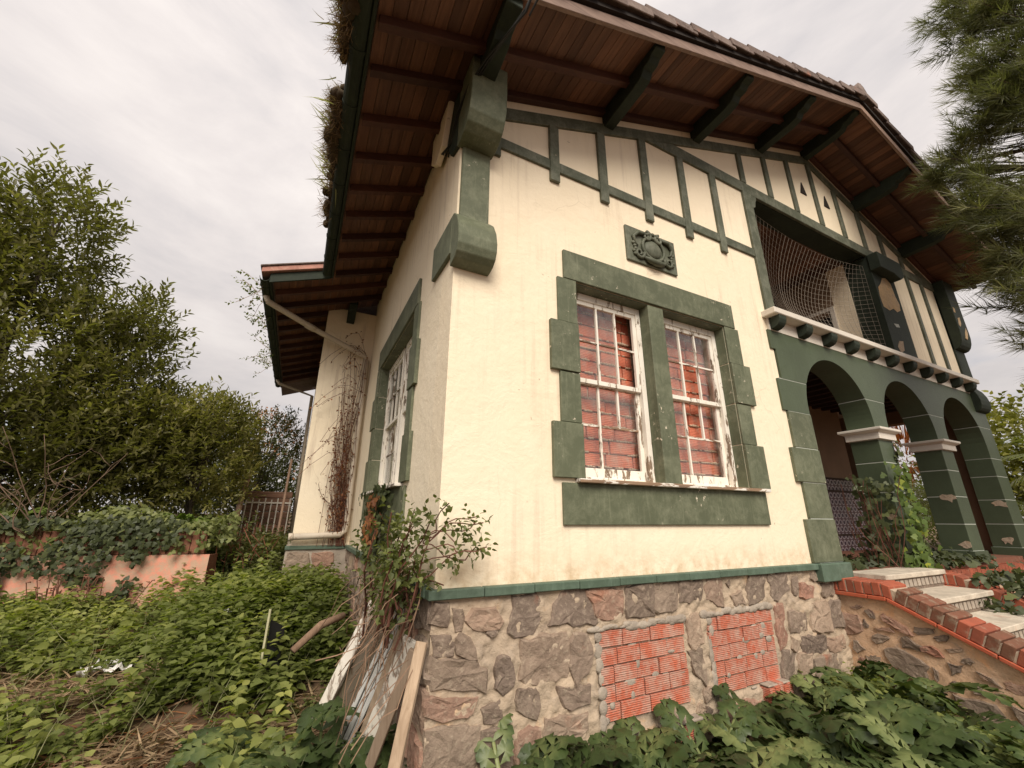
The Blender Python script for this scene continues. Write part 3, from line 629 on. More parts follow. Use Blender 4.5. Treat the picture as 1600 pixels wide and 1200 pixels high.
brick_obj(.2, .092, .09, 'infill_brick', 1.62, -.065, .30, sl); brick_obj(.09, .092, .09, 'infill_brick', 1.83, -.065, .30, sl)
sl = MB().box(2.66, 2.93, -.07, .02, .475, .49).build('ledge_slab', 'cement', H, .006)
for q in range(5): brick_obj(.055, .11, .09, 'infill_brick', 2.66+q*.055, -.075-.01*(q%2), .36+.012*(q%3), sl)

# ---- windows (u along the wall, d into it)
def window(mf, brickfill, single=False, sur_mat='green_trim'):
    """mf((u, d, z)) -> world"""
    def bx(mb, u0, u1, d0, d1, z0, z1):
        return mb.quadbox([mf(p) for p in ((u0, d0, z0), (u1, d0, z0), (u1, d1, z0), (u0, d1, z0), (u0, d0, z1), (u1, d0, z1), (u1, d1, z1), (u0, d1, z1))])
    sur = bx(MB(), .945, 3.085, -.026, .0, 3.602, 3.878)
    bx(sur, WU0+.004, WU1-.004, .0, .20, 3.585, 3.602)
    sur = sur.build('window_surround', sur_mat, H, .004)
    for z0, z1, l_, r_ in ((1.972, 2.372, .80, 3.19), (2.378, 2.772, .88, 3.12), (2.778, 3.192, .80, 3.20), (3.198, 3.60, .88, 3.13)):
        for (a, c, e, g) in ((l_, WU0, WU0, WU0+.004), (WU1, r_, WU1-.004, WU1)):
            wd = .022 if (l_ == .88) else .034
            mb = bx(MB(), a, c, -wd, .0, z0, z1)
            bx(mb, min(e, g)-.001, max(e, g)+.001, -.0, .20, z0, z1)
            mb.build('quoin_block', sur_mat, sur, .004)
    bx(MB(), .875, 3.115, -.024, .0, 1.655, 1.94).build('apron', sur_mat, sur, .004)
    bx(MB(), .99, 3.125, -.075, .16, 1.94, 1.968).build('sill', 'peeling_white_flat', sur, .004)
    if not single: bx(MB(), 1.875, 2.065, -.012, .20, 1.97, 3.59).build('mullion', sur_mat, sur, .006)
    bays = ((WU0+.005, 1.873), (2.067, WU1-.005)) if not single else ((WU0+.005, 1.93), (2.01, WU1-.005))
    for bi, (u0, u1) in enumerate(bays):
        D = .10
        fr = MB()
        bx(fr, u0, u0+.05, D, D+.09, 1.97, 3.585); bx(fr, u1-.05, u1, D, D+.09, 1.97, 3.585); bx(fr, u0+.05, u1-.05, D, D+.09, 3.52, 3.585); bx(fr, u0+.05, u1-.05, D, D+.09, 1.97, 2.0)
        win = fr.build('window', 'peeling_white', H, .004)
        for si, (z0, z1, dd) in enumerate(((2.0, 2.80, D+.045), (2.76, 3.52, D+.012))):
            s_ = MB(); a, c = u0+.05, u1-.05
            bx(s_, a, a+.042, dd, dd+.03, z0, z1); bx(s_, c-.042, c, dd, dd+.03, z0, z1)
            bx(s_, a+.042, c-.042, dd, dd+.03, z1-.04, z1); bx(s_, a+.042, c-.042, dd, dd+.03, z0, z0+(.075 if si == 0 else .04))
            s_.build('sash', 'peeling_white', win, .003)
            iu0, iu1, iz0, iz1 = a+.042, c-.042, z0+(.075 if si == 0 else .04), z1-.04
            for q in (1, 2):
                uu = iu0+(iu1-iu0)*q/3
                zlo = iz0 if not (si == 0 and q == 2) else (iz0+iz1)/2
                bx(MB(), uu-.009, uu+.009, dd+.002, dd+.024, zlo, iz1).build('glazing_bar', 'peeling_white', win)
            zz = (iz0+iz1)/2
            bx(MB(), iu0, iu1, dd+.004, dd+.022, zz-.008, zz+.008).build('glazing_bar', 'peeling_white_flat', win)
            rr = random.Random(bi*7+si)
            for q in range(3):
                for w_ in range(2):
                    ua, ub = iu0+(iu1-iu0)*q/3, iu0+(iu1-iu0)*(q+1)/3; za, zb = (iz0, zz) if w_ == 0 else (zz, iz1)
                    if rr.random() < .12: continue               # a missing pane
                    t_ = rr.uniform(-.003, .003)
                    mb = MB(); k = [mf(p) for p in ((ua, dd+.014+t_, za), (ub, dd+.014-t_, za), (ub, dd+.017-t_, za), (ua, dd+.017+t_, za), (ua, dd+.014, zb), (ub, dd+.014, zb), (ub, dd+.017, zb), (ua, dd+.017, zb))]
                    mb.quadbox(k).build('pane', 'glass', win)
        if brickfill:
            rr = random.Random(60+bi); z = 1.99; row = 0; joint = MB()
            bx(MB(), u0-.02, u1+.02, D+.168, D+.25, 1.95, 3.62).build('mortar_back', 'mortar', win)
            while z < 3.5:
                u = u0+.02-rr.uniform(0, .2)
                while u < u1-.02:
                    L = .27+rr.uniform(-.02, .02); a, c = max(u, u0+.012), min(u+L, u1-.012)
                    if c-a > .03:
                        o = bx(MB(), a, c, D+.15+rr.uniform(-.008, .008), D+.23, z, z+.102).build('brick', 'window_brick', win, .004)
                    u += L+.014
                m_ = 26; off = rr.uniform(0, 50)
                for q in range(m_):
                    uu = u0+.02+(u1-u0-.04)*q/m_; hv = mnoise.noise(Vector((uu*14, off, 0)))
                    if hv > -.15:
                        p = mf((uu, D+.145, z-.006+.006*hv)); joint.ell(p, (.019, .012+.008*hv, .008+.012*max(hv, 0)), 6, 4)
                z += .116; row += 1
            joint.build('mortar_squeeze', 'mortar', win, 0, True)
        else:
            bx(MB(), u0-.02, u1+.02, D+.22, D+.24, 1.95, 3.62).build('dark_interior_board', 'panel_wood', win)  # added board, its dark tone stands in for the unlit room behind
    return sur
window(lambda p: (p[0], p[1], p[2]), True)
window(lambda p: (p[1], p[0]+SU, p[2]), False, True)

# ---- timber framing on the gable
def slab(x0, x1, z0, z1, mat='green_timber', y=-.022, name='timber', dy=0.0):
    return MB().box(x0, x1, y, .01, z0, z1).build(name, mat, H, .004)
for cx in (.89, 1.455, 2.03, 2.605, 3.155):
    zt = min(sof(cx)-.31, 5.68) if cx < 2.5 else (5.68 if cx > 2.6 else sof(cx)-.31)
    slab(cx-.05, cx+.05, 4.575, zt, y=-.030)
slab(.275, .35, 4.60, 5.0, y=-.026)
MB().box(.30, 3.76, -.022, .01, 4.70, 4.81).build('timber', 'green_timber', H, .004)
def sloped(x0, x1, off0, off1, y=-.026, mat='green_timber'):
    return MB().strip([x0, x1], [sof(x0)+off0, sof(x1)+off0], [sof(x0)+off1, sof(x1)+off1], y, .01).build('timber', mat, H, .004)
sloped(.28, RX-.001, -.31, -.175); sloped(RX+.001, 9.35, -.31, -.175)
xa = (5.70-5.2+.31)/SLOPE
MB().prism([(2.10, 5.68), (9.0, 5.68), (9.0, 5.84), (2.525, 5.84)], xz, -.0245, .01).build('timber', 'green_timber', H, .004)
for cx in (3.80, 4.38, 4.98, 5.60, 6.22, 6.82, 7.42):
    slab(cx-.045, cx+.045, 5.842, sof(cx)-.312, y=-.028)
for cx in (8.02, 8.56):
    slab(cx-.045, cx+.045, 3.96, 5.676, y=-.028)
    if sof(cx)-.312 > 5.86: slab(cx-.045, cx+.045, 5.842, sof(cx)-.312, y=-.028)
slab(3.72, 3.88, 3.95, 5.676, y=-.032, name='jamb_post')
MB().prism([(3.85, 5.675), (3.98, 5.675), (3.98, 5.63), (3.95, 5.58), (3.93, 5.50), (3.89, 5.47), (3.85, 5.47)], xz, -.03, .05).build('post_capital', 'green_timber', H, .004)
# triangular vents
for x0 in (5.22, 5.83):
    MB().prism([(x0, 6.30), (x0+.15, 6.30), (x0+.08, 6.52)], xz, -.012, .006).build('vent', 'interior_dark', H)

# ---- crest over the window
cr = MB().box(1.675, 2.325, -.022, .005, 4.02, 4.41).build('crest', 'green_timber', H, .004)
def spiral(cx, cz, r, a0, turns, n=18, s=1):
    return [(cx+s*r*(1-.8*i/n)*math.cos(a0+turns*6.28*i/n), -.035, cz+r*(1-.8*i/n)*math.sin(a0+turns*6.28*i/n)) for i in range(n+1)]
mb = MB(); mb.ell((2.01, -.02, 4.22), (.115, .035, .10), 14, 8); mb.build('shield', 'green_timber', cr, 0, True)
mb = MB().tube([(2.01+.14*math.cos(a), -.03, 4.22+.125*math.sin(a)) for a in np.linspace(0, 6.283, 26)], .017, 6, False); mb.build('shield_rim', 'green_timber', cr, 0, True)
for s_ in (-1, 1):
    MB().tube(spiral(2.01+s_*.075, 4.345, .055, 1.5, 1.4, s=s_), [.02*(1-.5*i/18) for i in range(19)], 6).build('scroll', 'green_timber', cr, 0, True)
    MB().tube(spiral(2.01+s_*.19, 4.12, .06, 2.8, 1.3, s=s_), [.018*(1-.5*i/18) for i in range(19)], 6).build('scroll', 'green_timber', cr, 0, True)
    MB().tube([(2.01+s_*.1, -.035, 4.36), (2.01+s_*.2, -.045, 4.345), (2.01+s_*.255, -.035, 4.29), (2.01+s_*.23, -.03, 4.22), (2.01+s_*.2, -.03, 4.2)], [.016, .024, .02, .014, .008], 6).build('scroll', 'green_timber', cr, 0, True)
    mb = MB()
    for q in range(5): mb.ell((2.01+s_*(.245+.012*math.sin(q*2)), -.028, 4.10+.03*q), (.02, .018, .018), 7, 5)
    mb.build('fruit_swag', 'green_timber', cr, 0, True)
mb = MB()
for q in range(5): mb.ell((1.95+.03*q, -.035, 4.385-.006*abs(q-2)), (.02, .022, .022), 7, 5)
mb.build('crown', 'green_timber', cr, 0, True)
MB().tube([(1.86, -.03, 4.10), (1.93, -.05, 4.06), (2.01, -.055, 4.05), (2.09, -.05, 4.06), (2.16, -.03, 4.10)], [.012, .026, .032, .026, .012], 7).build('scroll', 'green_timber', cr, 0, True)

# ---- corner pilasters and consoles
def bracket(x0, x1, top, side, sx):
    strip_ = MB().box(x0+.015, x1-.02, -.03, .0, 3.8, 4.6).build('pilaster_strip', side, H, .004)
    low = [(0, 3.87), (-.035, 3.865), (-.10, 3.80), (-.15, 3.70), (-.17, 3.60), (-.165, 3.53), (-.14, 3.475), (-.10, 3.44), (-.05, 3.425), (0, 3.42)]
    if sx > 0: low = [(y*.7, z) for y, z in low]
    MB().prism(low, lambda p, t_: (t_, p[0], p[1]), x0-.03, x1).build('console', side, H, .005)
    upc = [(0, top), (-.30, top), (-.30, 4.86), (-.295, 4.76), (-.27, 4.66), (-.225, 4.59), (-.16, 4.545), (-.08, 4.53), (0, 4.535)]
    if sx > 0: upc = [(y*.55, z) for y, z in upc]
    MB().prism(upc, lambda p, t_: (t_, p[0], p[1]), x0-.03, x1).build('console', side, H, .005)
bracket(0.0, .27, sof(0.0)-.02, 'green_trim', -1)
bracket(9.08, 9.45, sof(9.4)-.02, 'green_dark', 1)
MB().prism([(-.0, 3.87), (.50, 3.88), (.50, 3.57), (.02, 3.545)], lambda p, t_: (t_, p[0], p[1]), -.03, .0).build('console_return', 'green_trim', H, .004)
MB().prism([(-.0, 5.18), (.42, 5.18), (.34, 4.9), (.17, 4.60), (.0, 4.545)], lambda p, t_: (t_, p[0], p[1]), -.032, .0).build('console_return', 'green_dark', H, .004)
MB().prism([(.14, 5.18), (.62, 5.18), (.62, 4.88), (.45, 4.74), (.28, 4.80)], lambda p, t_: (t_, p[0], p[1]), -.085, -.034).build('console_return', 'stained_plaster', H, .004)
MB().box(9.05, 9.44, -.028, .0, 3.9, 5.6).build('pilaster_strip', 'green_dark', H, .004)
for P_, yy in (([(9.10, 4.96), (9.16, 5.1), (9.25, 5.13), (9.22, 5.0), (9.15, 4.93)], -.1675), ([(9.2, 4.72), (9.26, 4.84), (9.36, 4.95), (9.38, 4.86), (9.3, 4.74), (9.25, 4.70)], -.1675), ([(9.08, 5.2), (9.1, 5.3), (9.17, 5.28), (9.14, 5.2)], -.1675)):
    MB().prism(P_, xz, yy, yy+.01).build('bare_plaster', 'ochre_plaster', H)
# peeled pier right of the loggia
pier = MB().box(6.72, 7.44, -.024, .30, 3.95, 5.676).build('pier', 'green_dark', H, .004)
MB().prism([(6.78, 4.80), (6.76, 4.98), (6.80, 5.14), (6.90, 5.22), (7.02, 5.36), (7.16, 5.40), (7.27, 5.32), (7.30, 5.10), (7.36, 4.98), (7.33, 4.86), (7.20, 4.80), (7.10, 4.84), (6.95, 4.77)], xz, -.027, -.02).build('bare_plaster', 'ochre_plaster', pier)
MB().prism([(6.95, 4.55), (7.1, 4.57), (7.12, 4.52), (7.0, 4.50)], xz, -.027, -.02).build('bare_plaster', 'pale_joint', pier)
MB().prism([(6.85, 4.15), (6.95, 4.26), (7.08, 4.28), (7.03, 4.12), (6.9, 4.06)], xz, -.027, -.02).build('bare_plaster', 'mortar', pier)
MB().prism([(6.70, 5.676), (7.44, 5.676), (7.44, 5.42), (7.30, 5.34), (7.1, 5.40), (6.70, 5.40)], xz, -.16, -.024).build('pier_bracket', 'green_dark', H, .006)

# ---- loggia behind the opening
b = MB().box(3.80, 9.2, .02, 2.6, 3.80, 3.94); b.build('loggia_floor', 'interior_wall', H)
b = MB().box(3.9, 6.7, 1.42, 1.5, 3.94, 5.72).build('loggia_wall', 'door_wood', H)  # back and left walls coloured dark in place of the loggia's shade
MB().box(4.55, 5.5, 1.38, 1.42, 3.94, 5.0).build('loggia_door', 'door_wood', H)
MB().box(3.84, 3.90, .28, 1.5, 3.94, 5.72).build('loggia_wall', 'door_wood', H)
MB().box(6.70, 6.80, .301, .56, 3.94, 5.72).build('loggia_wall', 'cream_plaster', H)
b = MB().box(6.70, 6.80, 1.30, 2.6, 3.94, 5.72); b.box(6.70, 6.80, .56, 1.30, 4.95, 5.72); b.build('loggia_wall', 'interior_wall', H)  # same cream wall as the jamb, its colour dimmed to carry the shade
b = MB().box(6.665, 6.70, .56, .62, 3.94, 5.0); b.box(6.665, 6.70, .56, 1.36, 5.0, 5.06); b.build('loggia_window_trim', 'ledge_paint', H)
for q in range(16):
    MB().box(3.9+q*.175, 3.9+q*.175+.168, .28, 1.5, 5.70, 5.72).build('ceiling_board', 'soffit_wood', H)
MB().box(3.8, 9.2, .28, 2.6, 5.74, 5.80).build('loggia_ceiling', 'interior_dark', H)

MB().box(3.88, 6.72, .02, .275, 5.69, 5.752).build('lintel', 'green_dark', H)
# ---- bird netting
mb = MB()
def netp(u, v):                                                    # u 0..1 across, v 0..1 up
    x = 3.92+2.76*u; z = 3.97+1.55*v
    bow = .42*math.sin(math.pi*min(1, u*1.02))**.7*math.sin(math.pi*min(1, v*.9+.05))
    lift = .16*math.exp(-((u-.0)/.12)**2)*(1-v)*0
    return (x, .05+bow*(.6+.4*u), z-.22*math.sin(math.pi*u)*v*(1-.5*v))
for i in range(35):
    mb.tube([netp(i/34, j/16) for j in range(17)], .0017, 3, False)
for j in range(22):
    mb.tube([netp(i/24, j/21) for i in range(25)], .0017, 3, False)
net = mb.build('netting', 'net_cord', H)

# ---- ledge, corbels, arcade
led = MB().box(3.64, 9.14, -.155, .02, 3.88, 3.955).build('balcony_ledge', 'ledge_paint', H, .008)
MB().box(3.70, 9.10, -.026, .0, 3.735, 3.878).build('frieze', 'ledge_paint', led)
cm = MB().prism([(0, 3.878), (-.12, 3.878), (-.12, 3.83), (-.105, 3.79), (-.085, 3.765), (-.05, 3.745), (0, 3.74)], lambda p, t_: (t_, p[0], p[1]), 0, .125).mesh('corbel', 'green_dark', .005)
for q in range(11):
    o = link('corbel', cm, led); o.location = (3.72+q*.516, -.027, 0)
RAD, SPR = .69, 2.87; CX = (4.83, 6.56, 8.31)
def arcz(x):
    for c_ in CX:
        if abs(x-c_) < RAD: return SPR+math.sqrt(RAD*RAD-(x-c_)**2)
    return 0
xs = [3.75]+sorted(set([round(c_+RAD*math.cos(a), 4) for c_ in CX for a in np.linspace(0, math.pi, 41)]+[9.44]))
arc = MB().strip(xs, [max(3.166, arcz(x)) for x in xs], [3.734]*len(xs), -.02, .285).build('arcade', 'green_arcade', H)
MB().box(3.67, 3.75, -.0205, .0, 3.51, 3.734).build('block', 'green_arcade', arc)
def side_block(xl, xr, z0, z1):                                    # curved flanks under the spandrel
    zs = list(np.linspace(z0, z1, 7)); f = lambda c_, s_, z: c_+s_*(math.sqrt(max(0, RAD**2-max(0, z-SPR)**2)))
    L = [(f(xl, 1, z) if isinstance(xl, float) and xl in CX else xl, z) for z in zs]; Rr = [(f(xr, -1, z) if xr in CX else xr, z) for z in zs]
    mb = MB(); k = 0
    for y in (-.02, .285):
        mb.v += [(p[0], y, p[1]) for p in L]+[(p[0], y, p[1]) for p in Rr]
    n = len(zs)
    for i in range(n-1):
        a, c_, d, e = i, n+i, 2*n+i, 3*n+i
        mb.f += [(a, c_, c_+1, a+1), (d, d+1, e+1, e), (a, a+1, d+1, d), (c_, e, e+1, c_+1)]
    mb.f += [(0, 2*n, 3*n, n), (n-1, 2*n-1, 4*n-1, 3*n-1)]
    return mb
side_block(CX[0], CX[1], 2.795, 3.156).build('block', 'green_arcade', arc)
side_block(CX[1], CX[2], 2.795, 3.156).build('block', 'green_arcade', arc)
side_block(CX[2], 9.44, 2.662, 3.156).build('block', 'green_arcade', arc)
side_block(3.67, CX[0], 2.806, 3.156).build('block', 'green_arcade', arc)
# joints: a thin pale core seen through the gaps
def joint(x0, x1, z): MB().box(x0+.004, x1-.004, -.017, .282, z, z+.0105).build('joint', 'pale_joint', arc)
for a_, b_ in ((3.70, 4.2), (5.46, 5.93), (7.19, 7.68), (8.94, 9.43)):
    rx0 = a_ if a_ == 3.70 else [c_ for c_ in CX if c_ < a_][-1]+math.sqrt(RAD**2-(3.16-SPR)**2)
    nxt = [c_ for c_ in CX if c_ > b_-.3 and c_ > a_]
    rx1 = (nxt[0]-math.sqrt(RAD**2-(3.16-SPR)**2)) if nxt else 9.43
    joint(rx0, rx1, 3.156)
def column(x0, x1, zb, cap=True, y0=-.02, y1=.285):
    core = MB().box(x0+.003, x1-.003, y0+.003, y1-.003, zb-.02, 2.66).build('column', 'pale_joint', H)
    zs = [2.655, 2.375, 2.02, 1.66, 1.325]
    for q in range(4):
        MB().box(x0, x1, y0, y1, zs[q+1]+.006, zs[q]-.004).build('block', 'green_arcade', core, .003)
    MB().box(x0-.025, x1+.025, y0-.025, y1+.02, zb-.04, zs[-1]).build('plinth', 'green_arcade', core, .006)
    if cap:
        c_ = MB().box(x0-.035, x1+.035, y0-.035, y1+.03, 2.657, 2.735)
        c_.quadbox([(x0-.035, y0-.035, 2.735), (x1+.035, y0-.035, 2.735), (x1+.035, y1+.03, 2.735), (x0-.035, y1+.03, 2.735), (x0-.085, y0-.085, 2.765), (x1+.085, y0-.085, 2.765), (x1+.085, y1+.08, 2.765), (x0-.085, y1+.08, 2.765)])
        c_.box(x0-.085, x1+.085, y0-.085, y1+.08, 2.765, 2.795)
        c_.build('capital', 'ledge_paint', core, .004)
    return core
column(5.52, 5.87, 1.22); column(7.25, 7.62, 1.22)
c3 = column(9.0, 9.44, 1.22, False)
# patches where paint has come off the columns
for pi, (xf, yc, z, w_) in enumerate(((7.2465, .06, 2.0, .10), (7.2465, .02, 1.40, .09), (8.9965, .05, 1.96, .12), (8.9965, .10, 1.43, .11), (5.5165, .06, 1.75, .07))):
    rr = random.Random(pi+5); n = 13
    MB().prism([(max(-.019, yc+w_*rr.uniform(.45, 1.15)*math.cos(6.283*q/n)), z+w_*.6*rr.uniform(.35, 1.15)*math.sin(6.283*q/n)) for q in range(n)], lambda p, t_: (t_, p[0], p[1]), xf, xf+.012).build('bare_plaster', 'mortar', arc)
# quoined jamb at the end of the plain wall
core = MB().box(3.745, 4.135, -.024, .282, 1.29, 2.80).build('quoin_pier', 'pale_joint', H)
for z0, z1, l_, wd in ((1.316, 1.707, 3.65, .034), (1.715, 2.056, 3.735, .028), (2.064, 2.407, 3.65, .034), (2.415, 2.797, 3.735, .028)):
    MB().box(l_, 4.14, -wd, .285, z0, z1).build('quoin_block', 'green_trim', core, .004)
MB().box(3.66, 4.16, -.085, .285, 1.155, 1.31).build('plinth', 'green_band', core, .008)

# ---- porch interior
MB().box(4.0, 9.5, .0, 2.6, 1.05, 1.215).build('porch_floor', 'terracotta', H)
MB().box(3.6, 8.35, 1.62, 1.75, 1.215, 3.74).build('porch_wall', 'interior_wall', H)
dd = MB().box(3.6, 8.35, 1.60, 1.62, 1.215, 2.38).build('tile_dado', 'dado_tile', H)
MB().box(3.6, 8.35, 1.585, 1.60, 2.38, 2.41).build('dado_rail', 'door_wood', dd); MB().box(3.6, 8.35, 1.592, 1.60, 2.17, 2.20).build('dado_rail', 'door_wood', dd); MB().box(3.6, 8.35, 1.592, 1.60, 1.45, 1.48).build('dado_rail', 'door_wood', dd)
MB().box(4.13, 4.16, .285, 1.6, 1.215, 3.74).build('porch_wall', 'interior_wall', H)
MB().box(3.6, 9.4, .285, 2.6, 3.735, 3.80).build('porch_ceiling', 'ledge_paint', H)
for q in range(17):
    MB().box(4.2+q*.30, 4.28+q*.30, .286, 1.62, 3.655, 3.735).build('ceiling_joist', 'door_wood', H)
# porch edge: brick coping on a pale wall beside the steps
MB().box(5.66, 9.6, -.02, .0, .1, 1.05).build('porch_base', 'cheek_mortar', H)
for q in range(34):
    brick_obj(.10, .09, .16, 'coping_brick', 5.72+q*.112, -.13, 1.06+random.uniform(-.004, .004), arc, 0, random.uniform(-.03, .03))

# ---- roof
roof = MB()
roof.strip([-.80, RX], [sof(-.80)+.018, sof(RX)+.018], [sof(-.80)+.13, sof(RX)+.13], -OV+.02, 9.3)
roof.strip([RX, XR], [sof(RX)+.018, sof(XR)+.018], [sof(RX)+.13, sof(XR)+.13], -OV+.02, 9.3)
roof.strip([-1.50, -.801], [sof(-1.5)+.018, sof(-.801)+.018], [sof(-1.5)+.13, sof(-.801)+.13], 3.12, 9.3)
roof = roof.build('roof', 'roof_tile', H)
def board(x0, x1, y0, y1):
    MB().strip([x0+.0022, x1-.0022], [sof(x0+.0022), sof(x1-.0022)], [sof(x0+.0022)+.017, sof(x1-.0022)+.017], y0, y1).build('board', 'soffit_wood', roof)
x = -.76
while x < RX-.02:
    x1 = min(x+.094, RX)
    board(x, x1, -OV+.03, 4.3 if x < -.01 else .02); x = x1
while x < XR-.02:
    x1 = min(x+.094, XR-.01); board(x, x1, -OV+.03, .02); x = x1
x = -1.46
while x < -.77:
    x1 = min(x+.088, -.765); board(x, x1, 3.14, 8.2); x = x1
MB().strip([-.76, -.74], [sof(-.76)-.002]*2, [sof(-.76)+.018]*2, 4.3, 8.2).build('board', 'soffit_wood', roof)
def rafter(y, x0, x1, w_=.06, d=.085, mat='rafter_wood'):
    MB().strip([x0, x1], [sof(x0)-d, sof(x1)-d], [sof(x0)+.004, sof(x1)+.004], y-w_/2, y+w_/2).build('rafter', mat, roof, .003)
for y in (.41, .84, 1.28, 1.71, 2.15, 2.58, 3.02): rafter(y, -.74, 0.0)
for y in (3.45, 3.88): rafter(y, -1.44, 0.0)
for q in range(9): rafter(4.31+.43*q, -1.44, -.75)
rafter(-.39, -.74, RX-.002); rafter(-.39, RX+.002, XR-.03)
rafter(-.033, -.74, RX-.002, .06, .07); rafter(-.033, RX+.002, XR-.03, .06, .07)
# barge boards and verge tiles
def barge(x0, x1, y=-OV):
    MB().strip([x0, x1], [sof(x0)-.055, sof(x1)-.055], [sof(x0)+.06, sof(x1)+.06], y-.018, y+.014).build('barge_board', 'barge_wood', roof, .003)
barge(-.82, RX-.001); barge(RX+.001, XR+.02)
MB().strip([-.84, RX-.002], [sof(-.84)+.075, sof(RX)+.075], [sof(-.84)+.125, sof(RX)+.125], -OV-.045, -OV+.02).build('verge_gap_shade', 'interior_dark', roof)  # near-black strips paint in the shaded gap under the verge tiles
MB().strip([RX+.002, XR+.03], [sof(RX)+.075, sof(XR)+.075], [sof(RX)+.125, sof(XR)+.125], -OV-.045, -OV+.02).build('verge_gap_shade', 'interior_dark', roof)
def tile_mesh():
    mb = MB(); mb.box(0, .38, 0, .26, 0, .045); mb.box(0, .38, -.014, .0, -.045, .045); return mb.mesh('tile', 'roof_tile', .004)
tm = tile_mesh(); ang = math.atan(SLOPE)
for s_ in (1, -1):
    n = int((RX+.86 if s_ == 1 else XR-RX+.05)/.30)
    for q in range(n+1):
        xx = RX-s_*(.30*q+.30) if s_ == 1 else RX+.30*q
        o = link('tile', tm, roof)
        tilt = (-ang if s_ == 1 else ang)
        o.rotation_euler = (random.uniform(-.02, .02), tilt+(.115 if s_ == 1 else -.115), random.uniform(-.015, .015))
        zz = sof(xx)+.165+(.02 if s_ == 1 else .05)
        o.location = (xx-(.06 if s_ == 1 else .0), -OV-.07+random.uniform(-.008, .008), zz-(.012 if s_ == 1 else -.0))
rm = MB()
for q in range(16): rm.tube([(RX, -OV-.09+q*.62, sof(RX)+.20+(.0 if q else .01)), (RX, -OV-.09+q*.62+.66, sof(RX)+.215)], [.13, .115], 10)
rm.build('ridge_tile', 'roof_tile', roof, 0, True)
# side eave: fascia, gutter and its brackets; wing verge
MB().box(-.79, -.765, -OV+.03, 3.12, sof(-.78)-.045, sof(-.78)+.10).build('fascia', 'green_dark', roof, .003)
def gutter(x, z, y0, y1):
    mb = MB(); n = 8; pr = [(x+.062*math.cos(a), z+.062*math.sin(a)) for a in np.linspace(math.pi, 2*math.pi, n+1)]
    pr += [(x+.056*math.cos(a), z+.056*math.sin(a)) for a in np.linspace(2*math.pi, math.pi, n+1)]
    mb.prism(pr, lambda p, t_: (p[0], t_, p[1]), y0, y1); g = mb.build('gutter', 'green_dark', roof)
    y = y0+.2
    while y < y1:
        k = MB(); pp = [(x+.068*math.cos(a), z+.068*math.sin(a)) for a in np.linspace(math.pi*.98, 2.02*math.pi, 9)]+[(x+.058*math.cos(a), z+.058*math.sin(a)) for a in np.linspace(2.02*math.pi, math.pi*.98, 9)]
        k.prism(pp, lambda p, t_: (p[0], t_, p[1]), y, y+.035); k.build('gutter_joint', 'green_dark', g); y += .47
    return g
gutter(-.845, sof(-.80)+.015, -OV-.03, 3.10)
gutter(-1.555, sof(-1.5)+.015, 3.10, 8.3)
MB().box(-1.50, -1.475, 3.14, 8.3, sof(-1.49)-.045, sof(-1.49)+.09).build('fascia', 'green_dark', roof, .003)
MB().strip([-1.50, -.79], [sof(-1.5)-.05, sof(-.79)-.05], [sof(-1.5)+.08, sof(-.79)+.08], 3.105, 3.135).build('barge_board', 'green_dark', roof, .003)
MB().strip([-1.60, -.80], [sof(-1.6)+.09, sof(-.80)+.09], [sof(-1.6)+.165, sof(-.80)+.165], 3.06, 3.20).build('verge_tile', 'pink_tile', roof, .005)
MB().strip([-1.62, -.80], [sof(-1.62)+.168, sof(-.80)+.168], [sof(-1.62)+.19, sof(-.80)+.19], 3.04, 3.5).build('verge_tile', 'roof_tile', roof, .004)
MB().prism([(4.3, 5.04), (3.95, 5.02), (3.93, 4.94), (4.0, 4.88), (4.1, 4.86), (4.16, 4.78), (4.3, 4.76)], yz, -.46, -.34).build('bracket', 'green_dark', H, .006)
# purlins carrying the gable overhang
def purlin(x, dep=.235, w_=.115):
    t0 = sof(x)
    pr = [(.0, t0-dep), (-.46, t0-dep+.02), (-.56, t0-dep+.045), (-.60, t0-.13), (-.66, t0-.125), (-.70, t0-.085), (-.765, t0-.07), (-.775, t0-.0), (.0, t0-.0)]
    MB().prism(pr, lambda p, t_: (t_, p[0], p[1]), x-w_/2, x+w_/2).build('purlin', 'green_dark', roof, .005)
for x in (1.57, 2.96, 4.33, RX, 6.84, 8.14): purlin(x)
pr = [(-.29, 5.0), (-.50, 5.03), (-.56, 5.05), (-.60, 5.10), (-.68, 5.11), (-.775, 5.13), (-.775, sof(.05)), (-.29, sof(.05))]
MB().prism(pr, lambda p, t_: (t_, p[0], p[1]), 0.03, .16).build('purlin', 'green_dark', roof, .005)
# cables along the corner beam
cb = MB()
for q in range(5):
    p0 = (.21+q*.006, -.98, 5.38); pts = [(.0-.02*q, .30, 4.72), (-.05+.01*q, .12, 4.78-.01*q), (-.05+.012*q, -.02, 4.86), (-.02+.006*q, -.2, 4.97), (.03+.006*q, -.42, 5.0), (.10+.006*q, -.62, 5.02+.01*q), (.17, -.80, 5.06+.01*q), p0]
    cb.tube([tuple(Vector(p)+Vector((random.uniform(-.012, .012),)*3)) for p in pts], .007, 5)
cb.build('cable', 'cable', H, 0, True)
MB().tube([(.2, -.79, 5.06), (.5, -2.2, 5.9)], .008, 5).build('cable', 'cable', H)

